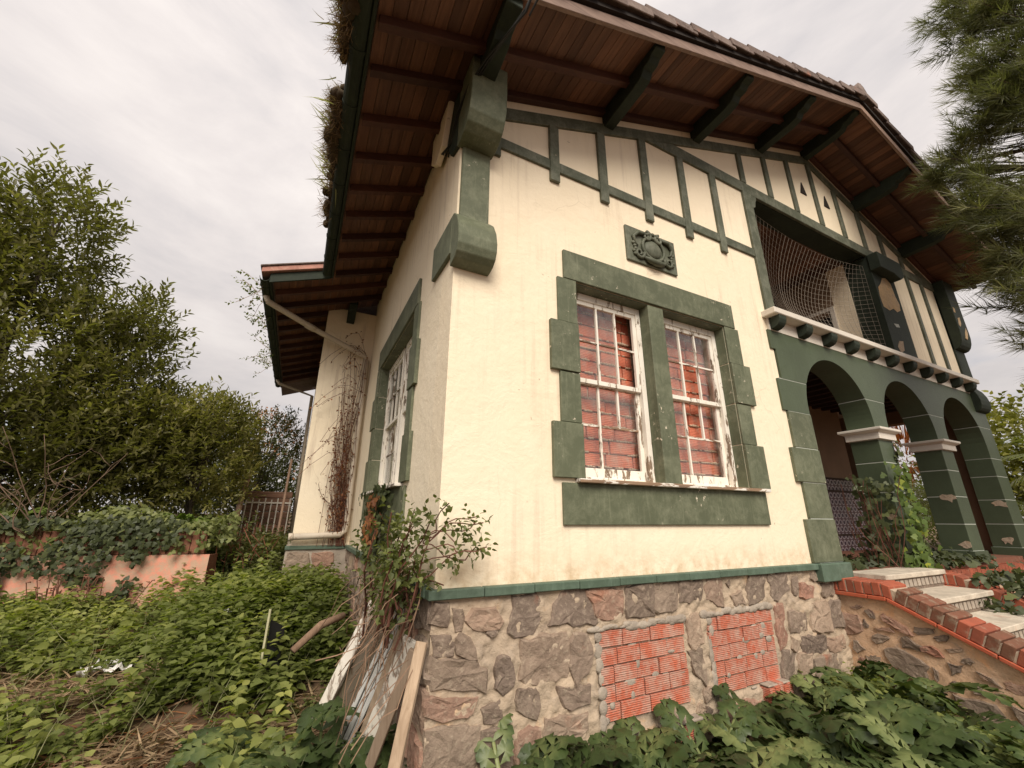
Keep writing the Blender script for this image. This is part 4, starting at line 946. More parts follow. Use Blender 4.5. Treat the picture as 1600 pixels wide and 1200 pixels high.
# ---- downpipe on the wing
dp = MB().tube([(-1.555, 3.55, 4.60), (-1.52, 3.56, 4.52), (-.9, 3.95, 4.40), (-.12, 4.21, 4.20), (-.075, 4.235, 4.12), (-.075, 4.235, 1.60), (-.09, 4.23, 1.50), (-.15, 4.21, 1.45), (-.80, 4.19, 1.43)], .042, 10).build('downpipe', 'pipe_paint', H, 0, True)
for p0, p1 in (((-1.02, 3.885, 4.424), (-.90, 3.95, 4.40)), ((-.80, 4.19, 1.43), (-.74, 4.193, 1.432))):
    MB().tube([p0, p1], .049, 10).build('pipe_collar', 'pipe_paint', dp, 0, True)
MB().tube([(-1.54, 7.6, 4.58), (-1.5, 7.6, 4.5), (-.8, 7.6, 4.3), (-.78, 7.6, 1.2)], .035, 8).build('downpipe', 'pipe_paint', H, 0, True)

# ------------------------------------------------------------------ entrance steps
ST = thing('entrance_steps', 'stone entrance steps between brick coped cheek walls below the first arch', 'steps', (4.8, -1.0, 0.2))
def cop(y):                                                        # top of the cheek wall under its coping
    return 1.035 if y > -.40 else max(1.035-.475*(-.40-y), .22)
for xf, xb, nm in ((3.95, 4.22, 1), (5.43, 5.66, 2)):
    V, F = rough_sheet(-.03, 2.2, -.2, 1.0, 0.03, lambda p, h: (xf+.012-h, -p[0], p[1]), .010, 7.0+nm, None, lambda u: cop(-u))
    ck = link('cheek_wall', np_mesh('cheek_wall', V, F, 'cheek_mortar', None, True), ST)
    mb = MB(); ys = [.0, -.40, -1.2, -2.2]
    mb.prism([(y, cop(y)-.002) for y in ys]+[(-2.2, -.2), (0, -.2)], yz, xf+.03, xb)
    mb.build('wall_core', 'cheek_mortar', ck)
    if nm == 1:
        for k, p in enumerate(GS): link('stone', stone_mesh(p, lambda q, h: (xf+.012-h, q[0], q[1]), random.Random(k).uniform(.010, .022), 500+k), ck)
        rr = random.Random(88); k = 700; cen = [(sum(q[0] for q in p)/len(p), sum(q[1] for q in p)/len(p), max(math.dist(q, p[0]) for q in p)*.6) for p in GS]
        for q in range(1500):                                      # smaller rubble between them
            u, v, s_ = rr.uniform(-1.7, -.03), rr.uniform(.1, .95), rr.uniform(.025, .06)
            if v > cop(u)-.07 or any(math.hypot(u-a, v-c_) < s_+r_ for a, c_, r_ in cen): continue
            cen.append((u, v, s_*1.1)); k += 1; n = rr.randint(5, 7); ph = rr.uniform(0, 6)
            link('stone', stone_mesh([(u+s_*1.5*math.cos(ph+6.283*j/n)*rr.uniform(.7, 1.1), v-.25*s_*math.cos(ph+6.283*j/n)+s_*.7*math.sin(ph+6.283*j/n)*rr.uniform(.7, 1.1)) for j in range(n)], lambda q_, h: (xf+.012-h, q_[0], q_[1]), rr.uniform(.006, .014), k), ck)
    # thin clay tile course, then bricks on edge
    yy = .03
    while yy > -2.1:
        L = .30; y1 = yy-L+.008
        if yy > -.40 > y1: y1 = -.40
        mb = MB(); k = [(xf-.035, yy, cop(yy)), (xb+.03, yy, cop(yy)), (xb+.03, y1, cop(y1)), (xf-.035, y1, cop(y1))]
        mb.quadbox(k+[(p[0], p[1], p[2]+.03) for p in k]); mb.build('clay_tile', 'clay_tile', ck, .003)
        yy = y1-.008
    yy = .03; q = 0
    while yy > -2.1:
        wdt = .060; y1 = yy-wdt
        z0, z1 = cop(yy)+.034, cop(y1)+.034
        old = yy < -.45
        r_ = random.uniform
        j = (r_(-.006, .006), r_(-.004, .006)); hh = .105+j[1]
        k = [(xf-.02+j[0], yy, z0), (xb+.02+j[0], yy, z0), (xb+.02+j[0], y1, z1), (xf-.02+j[0], y1, z1)]
        nrm_ = Vector((0, -.43 if yy < -.4 else 0, 1)).normalized()*hh
        mb = MB().quadbox(k+[tuple(Vector(p)+nrm_) for p in k])
        mb.build('brick', 'mossy_brick' if (old and (nm == 1) and random.random() < .75) else 'coping_brick', ck, .006)
        yy = y1-random.uniform(.007, .012); q += 1
    mb = MB(); mb.prism([(y, cop(y)+.034) for y in ys[:3]]+[(-2.0, cop(-2.0)+.034), (-2.0, cop(-2.0)+.115), (-1.2, cop(-1.2)+.12), (-.38, cop(-.4)+.128), (.02, cop(0)+.128)], yz, xf-.012, xb+.012)
    mb.build('coping_mortar', 'mortar', ck)
for q in range(7):
    zt = 1.215-.155*q; y1 = -.32-.32*q
    st = MB().box(4.22, 5.43, y1+.03, .0 if q == 0 else y1+.40, zt-.155, zt-.045).build('step', 'slate_stone', ST)
    for w_ in range(14):
        MB().box(4.25+w_*.084, 4.31+w_*.084, y1+.022, y1+.031, zt-.125, zt-.06).build('riser_tile', 'cement', st) if q < 3 else None
    MB().box(4.21, 5.44, y1, .0 if q == 0 else y1+.36, zt-.045, zt).build('tread', 'step_stone', st, .006)

# ------------------------------------------------------------------ garden wall, gate, post
GWY = lambda x: 4.45-.25*(x+1.7)
gw = thing('garden_wall', 'low pink plastered retaining wall half hidden under ivy on the left', 'wall', (-4.0, 5.0, .5))
def gwf(p, h): return (p[0], GWY(p[0])-h, p[1])
V, F = rough_sheet(-8.0, -1.68, .0, 1.22, .06, gwf, .015, 12.0)
gface = link('plaster_face', np_mesh('plaster_face', V, F, 'pink_plaster', None, True), gw)
mb = MB(); mb.quadbox([(-8, GWY(-8)+.01, 0), (-1.68, GWY(-1.68)+.01, 0), (-1.62, GWY(-1.68)+.24, 0), (-8, GWY(-8)+.24, 0), (-8, GWY(-8)+.01, 1.21), (-1.68, GWY(-1.68)+.01, 1.21), (-1.62, GWY(-1.68)+.24, 1.21), (-8, GWY(-8)+.24, 1.21)])
mb.build('wall_core', 'terracotta', gw)
x = -1.75; rr = random.Random(11)
while x > -5.5:                                                    # upright hollow tiles along the top
    wd = rr.uniform(.07, .085)
    mb = MB(); y0 = GWY(x)+rr.uniform(-.008, .01); mb.quadbox([(x-wd, y0+.0175, 1.225), (x, y0, 1.225), (x, y0+.16, 1.225), (x-wd, y0+.175, 1.225), (x-wd, y0+.0175, 1.50), (x, y0, 1.50), (x, y0+.16, 1.50), (x-wd, y0+.175, 1.50)])
    mb.build('tile', 'terracotta', gface, .004); x -= wd+.006
gt = thing('iron_gate', 'white painted iron bar gate at the end of the overgrown path', 'gate', (-1.2, 7.0, 1.0))
for q in range(8): MB().tube([(-1.62+q*.105, 7.0, 1.0), (-1.62+q*.105, 7.0, 2.0+.03*(q % 2))], .011, 6).build('bar', 'steel_white', gt)
for z in (1.22, 1.93): MB().box(-1.64, -.86, 6.988, 7.012, z, z+.025).build('rail', 'steel_white', gt)
lp = thing('log_stack', 'stack of brown boards lying behind the white iron gate', 'boards', (-1.2, 7.4, 1.0))
for q in range(9): MB().box(-1.7+.03*(q % 2), -.86, 7.3, 7.5, 1.02+q*.128, 1.14+q*.128).build('plank', 'log_wood', lp, .01)
tag(MB().tube([(-1.70, 6.46, 1.2), (-1.66, 6.46, 1.9), (-1.60, 6.45, 2.45)], [.05, .045, .04], 8).build('leaning_post', 'rust_post'), 'rusty pale post leaning among shrubs left of the iron gate', 'post')
tag(MB().tube([(-1.0, 6.6, 1.0), (-.97, 6.6, 2.75)], .022, 6).build('iron_post', 'rust_post'), 'thin rusty upright post in front of the right end of the white iron gate', 'post')

# ------------------------------------------------------------------ boards leaning on the corner
def plank(name, label, cat, top, bot, wdt, th, mat, axis=(0, 1, 0), extra=None):
    top, bot = Vector(top), Vector(bot); d = (bot-top).normalized(); a = Vector(axis); a = (a-d*a.dot(d)).normalized(); n = d.cross(a)
    mb = MB()
    def bar(u0, u1, v0, v1):
        mb.quadbox([tuple(p+a*u+n*v) for p in (bot, top) for u, v in ((u0, v0), (u1, v0), (u1, v1), (u0, v1))])
    if extra: [bar(*e) for e in extra]
    else: bar(-wdt/2, wdt/2, 0, th)
    return tag(mb.build(name, mat, None, .003), label, cat)
AX = (.78, -.62, 0)
plank('old_panel', 'grey brown sheet leaning on the house corner behind white strips', 'panel', (-.05, .85, 1.08), (-.36, 1.32, .14), .56, .012, 'panel_wood')
plank('window_stile', 'weathered flaking white window stile, leftmost of the leaning boards', 'board', (-.08, 1.26, 1.06), (-.42, 1.47, .16), .085, .045, 'grey_white_wood', axis=AX)
plank('window_profile', 'bright white grooved window profile leaning against the house corner', 'board', (-.06, .40, 1.15), (-.31, 1.02, .12), .09, .03, 'white_upvc', axis=AX, extra=[(-.05, -.022, 0, .03), (-.014, .016, .006, .026), (.022, .052, 0, .03)])
plank('wood_batten', 'split orange topped batten beside the bright white profile', 'board', (-.055, .27, 1.18), (-.25, .78, .14), .05, .03, 'raw_wood', axis=AX)
plank('wood_board', 'cracked greyish white board between the white profile and bare planks', 'board', (-.055, .22, 1.03), (-.27, .66, .12), .085, .025, 'grey_white_wood', axis=AX)
plank('bare_plank', 'bare brown plank leaning close to the stone corner', 'board', (-.06, .10, 1.0), (-.30, .36, .12), .055, .03, 'raw_wood', axis=AX)
plank('bare_plank', 'pale bare plank nearest the stone corner, rightmost of the leaning boards', 'board', (-.05, -.01, 1.06), (-.26, -.12, .10), .06, .03, 'raw_wood', axis=AX)

# ------------------------------------------------------------------ trees
def in_frame_dir(p): return True
def shoot_leaves(name, starts, dirs, lens, per, lsize, mat, parent, tmpl=LANCE, tbase=None, spread=.9):
    n = len(starts); tt = np.linspace(.12, 1.0, per)
    P = starts[:, None]+dirs[:, None]*lens[:, None, None]*tt[None, :, None]
    ph = rng.uniform(0, 6.28, n)[:, None]+np.arange(per)[None]*2.4
    e1 = nrm(np.cross(dirs, rng.normal(size=dirs.shape))); e2 = np.cross(dirs, e1)
    rad = e1[:, None]*np.cos(ph)[..., None]+e2[:, None]*np.sin(ph)[..., None]
    f = dirs[:, None]*(.55+.5*tt[None, :, None])+rad*spread+np.array([0, 0, -.10]); f = f.reshape(-1, 3)
    P = P.reshape(-1, 3); m_ = len(P)
    upv = np.array([0, 0, 1.])+rng.normal(size=(m_, 3))*.45
    tint = np.clip(np.repeat(tbase if tbase is not None else rng.uniform(.2, .7, n), per)+rng.normal(size=m_)*.16, 0, 1)
    return leaves(name, tmpl, P, f, upv, lsize*rng.uniform(.65, 1.2, m_), mat, tint, parent)
def crown_points(lobes, n, shell=.55):
    out = []; W = np.array([l[1][0]*l[1][1]+l[1][0]*l[1][2] for l in lobes]); W = W/W.sum()
    for (c, r_), w_ in zip(lobes, W):
        k = max(4, int(n*w_)); d = randdir(k); rad = (shell+(1-shell)*rng.uniform(0, 1, k)**.6)[:, None]
        bump = 1+.16*np.sin(d[:, :1]*7+c[0]*3)*np.cos(d[:, 2:3]*6+c[1]*5)
        out.append((np.array(c)+d*np.array(r_)*rad*bump, d))
    return np.concatenate([o[0] for o in out]), np.concatenate([o[1] for o in out])
def tree(name, label, cat, base, lobes, nshoot, per, slen, lsize, mat, trunk_r, upbias=.6, tmpl=LANCE, group=None, shell=.5, limbs=9, bark='bark', drop=None):
    t_ = thing(name, label, cat, base, group); b_ = Vector(base)
    top = Vector(lobes[0][0]); mb = MB()
    mb.tube(wobble(b_-Vector((0, 0, .2)), top, 8, .12, 3), [trunk_r*(1-.75*i/8) for i in range(9)], 8)
    rr_ = random.Random(len(label))
    for c, r_ in lobes:
        for q in range(max(2, limbs//len(lobes))):
            a = b_.lerp(top, rr_.uniform(.25, .85)); e = Vector(c)+Vector([rr_.uniform(-.7, .7)*k for k in r_])
            mb.tube(wobble(a, e, 6, .10, rr_.random()), [trunk_r*.4*(1-.8*i/6)+.006 for i in range(7)], 5)
    mb.build('trunk', bark, t_, 0, True)
    P, D = crown_points(lobes, nshoot, shell)
    dirs = nrm(D*.8+np.array([0, 0, upbias])+rng.normal(size=D.shape)*.35)
    L = slen*rng.uniform(.6, 1.25, len(P))
    if drop is not None: k = drop(P); P, dirs, L = P[k], dirs[k], L[k]
    cl_ = np.array([mnoise.noise(Vector(p)*1.1) for p in P])
    shoot_leaves('crown', P, dirs, L, per, lsize, mat, t_, tmpl, np.clip(.42+.45*cl_, .05, .95))
    return t_
tree('laurel_tree', 'tall bushy evergreen laurel with pointed leaves at the far left', 'tree', (-4.9, 6.1, 1.3),
     [((-5.0, 6.0, 3.5), (1.55, 1.2, 2.1)), ((-4.85, 5.75, 5.75), (.62, .6, 1.05)), ((-3.72, 6.2, 3.75), (.62, .7, 1.25)), ((-3.55, 6.2, 4.75), (.25, .3, .5)), ((-6.2, 5.4, 4.6), (1.0, 1.0, 1.35)), ((-4.1, 5.9, 2.4), (1.3, .8, .9)), ((-3.15, 6.25, 2.7), (.65, .6, 1.05)), ((-5.45, 5.5, 5.3), (.5, .5, .8))],
     3900, 15, .50, .125, 'laurel_leaf', .12, .75, shell=.4)
tree('young_laurel', 'slender young laurel with thin upright shoots beside the tall one', 'tree', (-2.35, 6.3, 1.3),
     [((-2.35, 6.3, 2.5), (.75, .6, .85)), ((-2.15, 6.1, 3.1), (.32, .3, .45)), ((-2.75, 6.5, 2.9), (.45, .5, .75))], 820, 13, .42, .115, 'laurel_leaf', .05, .9)
tree('flowering_shrub', 'dark leafy shrub with orange pink blossom beside the wing', 'shrub', (-1.6, 8.3, 1.1),
     [((-1.6, 8.3, 2.75), (.70, .9, 1.2)), ((-1.95, 8.2, 2.3), (.65, .7, 1.0)), ((-1.3, 8.0, 3.3), (.4, .5, .5))], 1000, 10, .3, .085, 'dark_leaf', .05, .4)
n = 900; d = randdir(n); d[:, 2] = np.abs(d[:, 2]); P = np.array([-1.6, 8.3, 2.9])+d*np.array([.75, .95, 1.15])*rng.uniform(.85, 1.05, (n, 1))
leaves('blossom', OVATE, P, d+rng.normal(size=(n, 3))*.5, randdir(n), .06*rng.uniform(.6, 1.2, n), 'blossom', rng.uniform(0, 1, n), bpy.data.objects['flowering_shrub'])
# bare shrub in front of the laurel
bs = MB(); rr = random.Random(4)
for q in range(9):
    a = Vector((-3.55+rr.uniform(-.1, .1), 4.9+rr.uniform(-.1, .1), 1.45)); e = a+Vector((rr.uniform(-1.1, 1.0), rr.uniform(-.4, .3), rr.uniform(.55, 1.25)))
    pts = wobble(a, e, 7, .12, q); bs.tube(pts, [.009*(1-.7*i/7) for i in range(8)], 4)
    for w_ in range(3):
        p = pts[3+w_]; bs.tube(wobble(p, p+Vector((rr.uniform(-.4, .4), rr.uniform(-.2, .2), rr.uniform(.1, .4))), 4, .05, q*9+w_), [.006, .005, .004, .003, .002], 3)
tag(bs.build('bare_shrub', 'twig', None, 0, True), 'leafless pale branched shrub in front of the tall laurel', 'shrub')
# thick belt of dark evergreen beyond the garden, and beyond the porch
def hedge(name, label, segs, n, mat, lsize):
    P = []; Dd = []
    for (x0, y0, x1, y1, z0, z1, th) in segs:
        k = n//len(segs); t_ = rng.uniform(0, 1, k); z = z0+(z1-z0)*rng.uniform(0, 1, k)**.8
        top = z1*(.86+.14*np.sin(t_*23)+.08*np.sin(t_*61)); z = np.minimum(z, top+rng.uniform(-.3, .2, k))
        P.append(np.stack([x0+(x1-x0)*t_+rng.normal(size=k)*th, y0+(y1-y0)*t_+rng.normal(size=k)*th, z], 1)); Dd.append(nrm(rng.normal(size=(k, 3))+np.array([0, -.3, .4])))
    P = np.concatenate(P); Dd = np.concatenate(Dd); tb = np.clip(.4+.5*np.array([mnoise.noise(Vector(p)*.7) for p in P]), 0, 1)
    o = shoot_leaves(name, P, Dd, np.full(len(P), .5), 7, lsize, mat, None, LANCE4, tb)
    return o
tag(hedge('evergreen_belt', '', [(-16, 9, -7, 9.5, 1, 5, .5), (-8, 9.5, -2.5, 11, 1, 4.2, .5), (-4, 11.5, 1.5, 12.5, 1, 3.6, .5)], 4200, 'dark_leaf', .17), 'dark evergreen thicket closing the back of the garden', 'hedge', None, 'stuff')
tag(hedge('evergreen_belt', '', [(15, 9, 21, 4, .3, 3.4, .7), (16, 4, 20, -3, .3, 3.0, .7)], 1800, 'dark_leaf', .2), 'dark low thicket far beyond the porch', 'hedge', None, 'stuff')

# pine at the right
pt = thing('pine_tree', 'large pine with long needles overhanging the right end of the roof', 'tree', (9.6, -3.9, .3))
mb = MB(); tr0, tr1 = Vector((9.6, -3.9, .1)), Vector((9.3, -3.6, 12.5))
mb.tube(wobble(tr0, tr1, 10, .15, 2), [.26*(1-.6*i/10) for i in range(11)], 10); mb.build('trunk', 'bark', pt, 0, True)
CL = [((6.30, -1.82, 8.35), (.42, .35, .25), 90), ((6.50, -2.25, 8.00), (.5, .4, .35), 150), ((6.55, -2.35, 7.45), (.5, .4, .28), 130), ((6.35, -1.92, 7.90), (.45, .35, .22), 110),
      ((6.35, -1.82, 7.20), (.40, .32, .24), 150), ((6.45, -2.10, 6.75), (.45, .35, .32), 200), ((6.33, -1.80, 6.62), (.40, .32, .28), 170), ((6.45, -2.15, 6.25), (.45, .35, .25), 150), ((6.30, -1.62, 6.35), (.35, .28, .2), 80),
      ((6.20, -1.32, 6.18), (.28, .2, .12), 34), ((6.17, -1.20, 5.98), (.36, .2, .10), 56), ((6.25, -1.42, 5.82), (.32, .2, .12), 50), ((6.27, -1.45, 5.35), (.45, .3, .3), 190), ((6.33, -1.62, 5.00), (.5, .32, .34), 240),
      ((6.27, -1.42, 4.55), (.45, .3, .3), 130), ((6.35, -1.55, 4.10), (.45, .3, .3), 90), ((6.30, -1.40, 3.70), (.3, .25, .15), 22), ((8.3, -3.0, 7.2), (1.2, 1.0, 1.8), 130), ((8.6, -3.2, 10), (1.4, 1.2, 1.5), 120), ((10.6, -4.5, 8), (1.4, 1.3, 2.5), 110)]
mb = MB(); TP = []; TD = []; TT = []; rr = random.Random(21)
for c, r_, k in CL:
    c = Vector(c); a = tr0.lerp(tr1, max(.2, min(.97, (c.z-.3)/12.3))); tr = wobble(a, c, 8, .12, k)
    mb.tube(tr, [.05*(1-.8*i/8)+.008 for i in range(9)], 5)
    for q in range(k):
        e = c+Vector([rr.gauss(0, .48)*m_ for m_ in r_]); s_ = tr[rr.randint(5, 8)]
        if q % 3 == 0: mb.tube(wobble(s_, e, 3, .04, q), [.009, .007, .006, .004], 3)
        out = (e-s_).normalized()*.8+Vector((rr.gauss(-.25, .35), rr.gauss(.15, .35), rr.gauss(.12, .35)))
        TP.append(tuple(e)); TD.append(tuple(out.normalized())); TT.append(.45+.35*mnoise.noise(e*1.3)+.12*(c.z < 7.3)+rr.uniform(-.2, .2))
for q in range(26):                                                # dead twiggy sprays under the crown
    s_ = Vector((6.75, -2.0, rr.uniform(3.3, 5.9))); e = s_+Vector((rr.uniform(-.85, -.3), rr.uniform(.35, 1.0), rr.uniform(-.3, .4))); p = wobble(s_, e, 6, .08, q)
    mb.tube(p, [.014*(1-.75*i/6) for i in range(7)], 3)
    for w_ in range(5): mb.tube(wobble(p[w_+1], p[w_+1]+Vector((rr.uniform(-.35, .1), rr.uniform(-.1, .3), rr.uniform(-.2, .25))), 3, .04, q*7+w_), [.006, .005, .004, .003], 3)
    for w_ in range(4):
        TP.append(tuple(p[3+w_ % 4])); TD.append((rr.gauss(-.5, .4), rr.gauss(.3, .4), rr.gauss(0, .5))); TT.append(.3)
mb.build('limb', 'bark', pt, 0, True)
n = len(TP)
leaves('needles', tuft(22, .9, 5, .018), TP, TD, randdir(n), .21*rng.uniform(.75, 1.25, n), 'pine_needle', np.clip(TT, 0, 1), pt)

# palms beyond the porch, lime tree
def frond_mesh(L, seed, mat, droop=.9):
    r = random.Random(seed); V = []; F = []; n = 34
    rib = [Vector((0, L*t_*(1-.18*t_), L*(.42*t_-droop*t_*t_))) for t_ in np.linspace(0, 1, n)]
    for i in range(n-1):
        for s_ in (-1, 1):
            if i < 3: continue
            t_ = i/n; p = rib[i]; ll = .48*math.sin(math.pi*(.12+.85*t_))**.8*L/2.2; d = (rib[i+1]-rib[i]).normalized()
            tip = p+Vector((s_*ll*.8, 0, -.25*ll))+d*ll*.55+Vector((0, 0, r.uniform(-.05, .02))); k = len(V); w_ = d*.02
            mid = p.lerp(tip, .5)+Vector((0, 0, .03))
            V += [tuple(p-w_*.6), tuple(p+w_*.6), tuple(mid+w_), tuple(mid-w_), tuple(tip)]; F += [(k, k+1, k+2), (k, k+2, k+3), (k+3, k+2, k+4)]
        k = len(V); w_ = Vector((.018*(1-i/n)+.004, 0, 0)); V += [tuple(rib[i]-w_), tuple(rib[i]+w_), tuple(rib[i+1]+w_), tuple(rib[i+1]-w_)]; F += [(k, k+1, k+2), (k, k+2, k+3)]
    return np_mesh('frond', V, F, mat, np.full(len(V), .5))
fms = [frond_mesh(2.3, q, 'palm_leaf', .55+.25*q) for q in range(3)]
def palm(label, base, h, nf, sc, group=None):
    t_ = thing('palm_tree', label, 'palm', base, group)
    MB().tube([base, (base[0]+.05, base[1], base[2]+h*.5), (base[0], base[1], base[2]+h)], [.17*sc+.03, .15*sc, .16*sc], 10).build('trunk', 'bark', t_, 0, True)
    rr_ = random.Random(nf)
    for q in range(nf):
        o = bpy.data.objects.new('frond', fms[q % 3]); COL.objects.link(o); o.parent = t_
        o.location = (0, 0, h-.05); o.rotation_euler = (rr_.uniform(-.35, .65), rr_.uniform(-.2, .2), q*2.399+rr_.uniform(-.2, .2)); o.scale = (sc,)*3
palm('feathery palm seen through the middle arch beyond the porch', (11.0, 1.4, .4), 1.7, 28, .72)
palm('feathery palm just right of the last green pillar', (12.5, -.8, .5), 2.0, 26, 1.0)
n = 380; d = randdir(n); P = np.array([10.15, 1.45, 3.0])+d*np.array([.35, .35, .3])
ot = tag(leaves('orange_shrub', BLADE, P, d+np.array([-.2, 0, .6]), randdir(n), .5*rng.uniform(.6, 1, n), 'orange_leaf', rng.uniform(0, 1, n), None), 'orange red leaved plant glimpsed through the middle arch', 'shrub')
tree('lime_tree', 'yellow green broadleaf tree behind the palms at the right edge', 'tree', (18, 1.5, .3), [((18, 1.5, 3.4), (2.2, 2.2, 1.3)), ((16.8, .2, 2.7), (1.5, 1.5, 1.1))], 900, 9, .6, .17, 'lime_leaf', .15, .4, OVATE)

# ------------------------------------------------------------------ ground cover
def weeds(name, label, n, box, hgt, lsize, mat, keep=None, per=9, seed=1, clump=.6):
    r = np.random.default_rng(seed); P = []; Fd = []; S = []; T = []
    cnt = 0; tries = 0
    while cnt < n and tries < n*12:
        tries += 1
        x = r.uniform(box[0], box[1]); y = r.uniform(box[2], box[3])
        dn = mnoise.noise(Vector((x*.9, y*.9, seed*3.3)))+.45*mnoise.noise(Vector((x*3, y*3, seed)))
        if dn < r.uniform(-.75, -.05)*clump: continue
        if keep and not keep(x, y): continue
        z = ground_z(x, y); H_ = hgt*(.55+.55*max(0, dn+.5))*r.uniform(.6, 1.15); lean = r.normal(size=2)*.16
        tb = .42+.5*mnoise.noise(Vector((x*1.4, y*1.4, 8)))+r.uniform(-.12, .12); cnt += 1
        ph = r.uniform(0, 6.28)
        for q in range(per):
            t_ = .3+.7*(q/(per-1)); a = ph+q*2.4
            P.append((x+lean[0]*t_*H_*2, y+lean[1]*t_*H_*2, z+H_*t_)); Fd.append((math.cos(a), math.sin(a), r.uniform(-.35, .35)))
            S.append(lsize*(1.15-.45*t_)*r.uniform(.75, 1.25)); T.append(min(1, max(0, tb+.25*(t_-.6)+r.normal()*.09)))
    N = len(P)
    return tag(leaves(name, OVATE, P, Fd, np.array([0, 0, 1.])+r.normal(size=(N, 3))*.35, np.array(S), mat, np.array(T)), label, 'ground cover', None, 'stuff')
def patchy(x, y):                                                  # bare straw patches stay open
    for (cx, cy, rx, ry) in ((-2.5, 2.35, 1.0, .34), (-1.35, 1.2, .30, .60), (-1.75, .75, .3, .25), (-3.4, 2.1, .5, .3), (-1.0, 2.5, .12, .3), (-1.9, 1.75, .2, .15), (-2.2, 3.6, .5, .12)):
        if ((x-cx)/rx)**2+((y-cy)/ry)**2 < 1: return False
    return x < -.16 and not (x > -.95 and y > 4.0) and not (x > -.62 and y < 1.5) and (y < GWY(x)-.1 or x > -1.6)
weeds('weeds', 'low nettle like weeds carpeting the slope left of the house', 4300, (-6.5, -.15, -.2, 4.9), .19, .070, 'weed_leaf', patchy, 9, 1, .95)
weeds('weeds', 'scattered taller yellowish weeds rising above the low carpet', 520, (-5.5, -.5, .3, 4.6), .42, .10, 'weed_leaf', patchy, 13, 12, 1.0)
weeds('weeds', 'lush taller weeds growing along the side wall foot', 900, (-1.5, -.15, 1.6, 4.2), .36, .10, 'weed_leaf', patchy, 10, 2)
weeds('path_weeds', 'dark weeds choking the path behind the garden wall', 1500, (-2.2, -.85, 4.6, 8.6), .36, .075, 'dark_leaf', lambda x, y: x > -1.6 and not (x > -.9 and y > 4.2), 9, 3)
weeds('bank_weeds', 'leafy growth on the bank above the pink wall', 1900, (-7.5, -1.7, 4.6, 6.4), .26, .09, 'bush_leaf', lambda x, y: y > GWY(x)+.1, 9, 4)
weeds('bank_weeds', 'brighter lime sprouts on the bank above the pink wall', 420, (-4.6, -1.7, 4.6, 5.3), .34, .10, 'fern_leaf', lambda x, y: y > GWY(x)+.1, 9, 6, 1.0)
weeds('front_weeds', 'mixed low weeds between the acanthus in front of the stone base', 1500, (-.3, 4.0, -1.8, -.03), .26, .07, 'bush_leaf', lambda x, y: y < -.05 and x > -.25-.2*(y < -.6) and y > -1.0-.12*x-.05 and x > .4+.6*(-y-.4), 8, 5)
weeds('front_weeds', 'small leaved undergrowth by the stair cheek wall', 1500, (2.6, 3.95, -2.4, -.05), .34, .065, 'weed_leaf', lambda x, y: x > 3.15 or y < -1.25, 9, 7)
# straw and dead stalks lying on the ground
def straw(name, label, n, boxes, mat, L, seed):
    r = np.random.default_rng(seed); P = []; Fd = []
    for q in range(n):
        b_ = boxes[q % len(boxes)]; x, y = r.normal(b_[0], b_[2]), r.normal(b_[1], b_[3]); a = r.uniform(0, 6.28)
        P.append((x, y, ground_z(x, y)+r.uniform(.0, .05))); Fd.append((math.cos(a), math.sin(a)*.6, r.uniform(-.15, .3)))
    return tag(leaves(name, BLADE, P, Fd, np.array([0, 0, 1.])+r.normal(size=(n, 3))*.5, L*r.uniform(.5, 1.3, n), mat, r.uniform(0, 1, n)), label, 'straw', None, 'stuff')
straw('straw', 'dry straw and dead stalks on the bare patches of the slope', 3800, [(-2.5, 2.35, .55, .22), (-2.1, 2.3, .4, .2), (-1.45, 1.15, .2, .2), (-3.2, 2.5, .5, .22), (-1.6, 2.9, .5, .3)], 'dry_grass', .22, 3)
straw('straw', 'dead grass lying around the leaning boards', 1300, [(-.55, 1.0, .14, .5), (-.35, .4, .12, .3)], 'dry_grass', .26, 5)

n = 1400; gxy = np.stack([rng.uniform(-5, -.2, n), rng.uniform(.2, 4.4, n)], 1); P = np.array([(a, b_, ground_z(a, b_)+.04) for a, b_ in gxy])
tag(leaves('thin_grass', BLADE, P, np.stack([rng.normal(size=n)*.6, rng.normal(size=n)*.6, np.ones(n)], 1), randdir(n), rng.uniform(.15, .42, n), 'roof_blade', rng.uniform(0, 1, n), None, np.full(n, .25)), 'thin wispy grass growing up through the weeds', 'grass', None, 'stuff')
weeds('clover', 'small round leaved creeper between the taller weeds', 1900, (-5.5, -.15, .2, 4.6), .13, .045, 'bush_leaf', patchy, 12, 21, 1.2)
straw('leaf_litter', 'brown dead leaves and stems scattered over the weeds', 1800, [(-1.5, 3.4, .7, .5), (-1.0, 1.6, .3, .7), (-2.6, 3.6, .9, .35), (-1.8, 1.3, .4, .3)], 'rust_leaf', .12, 8)
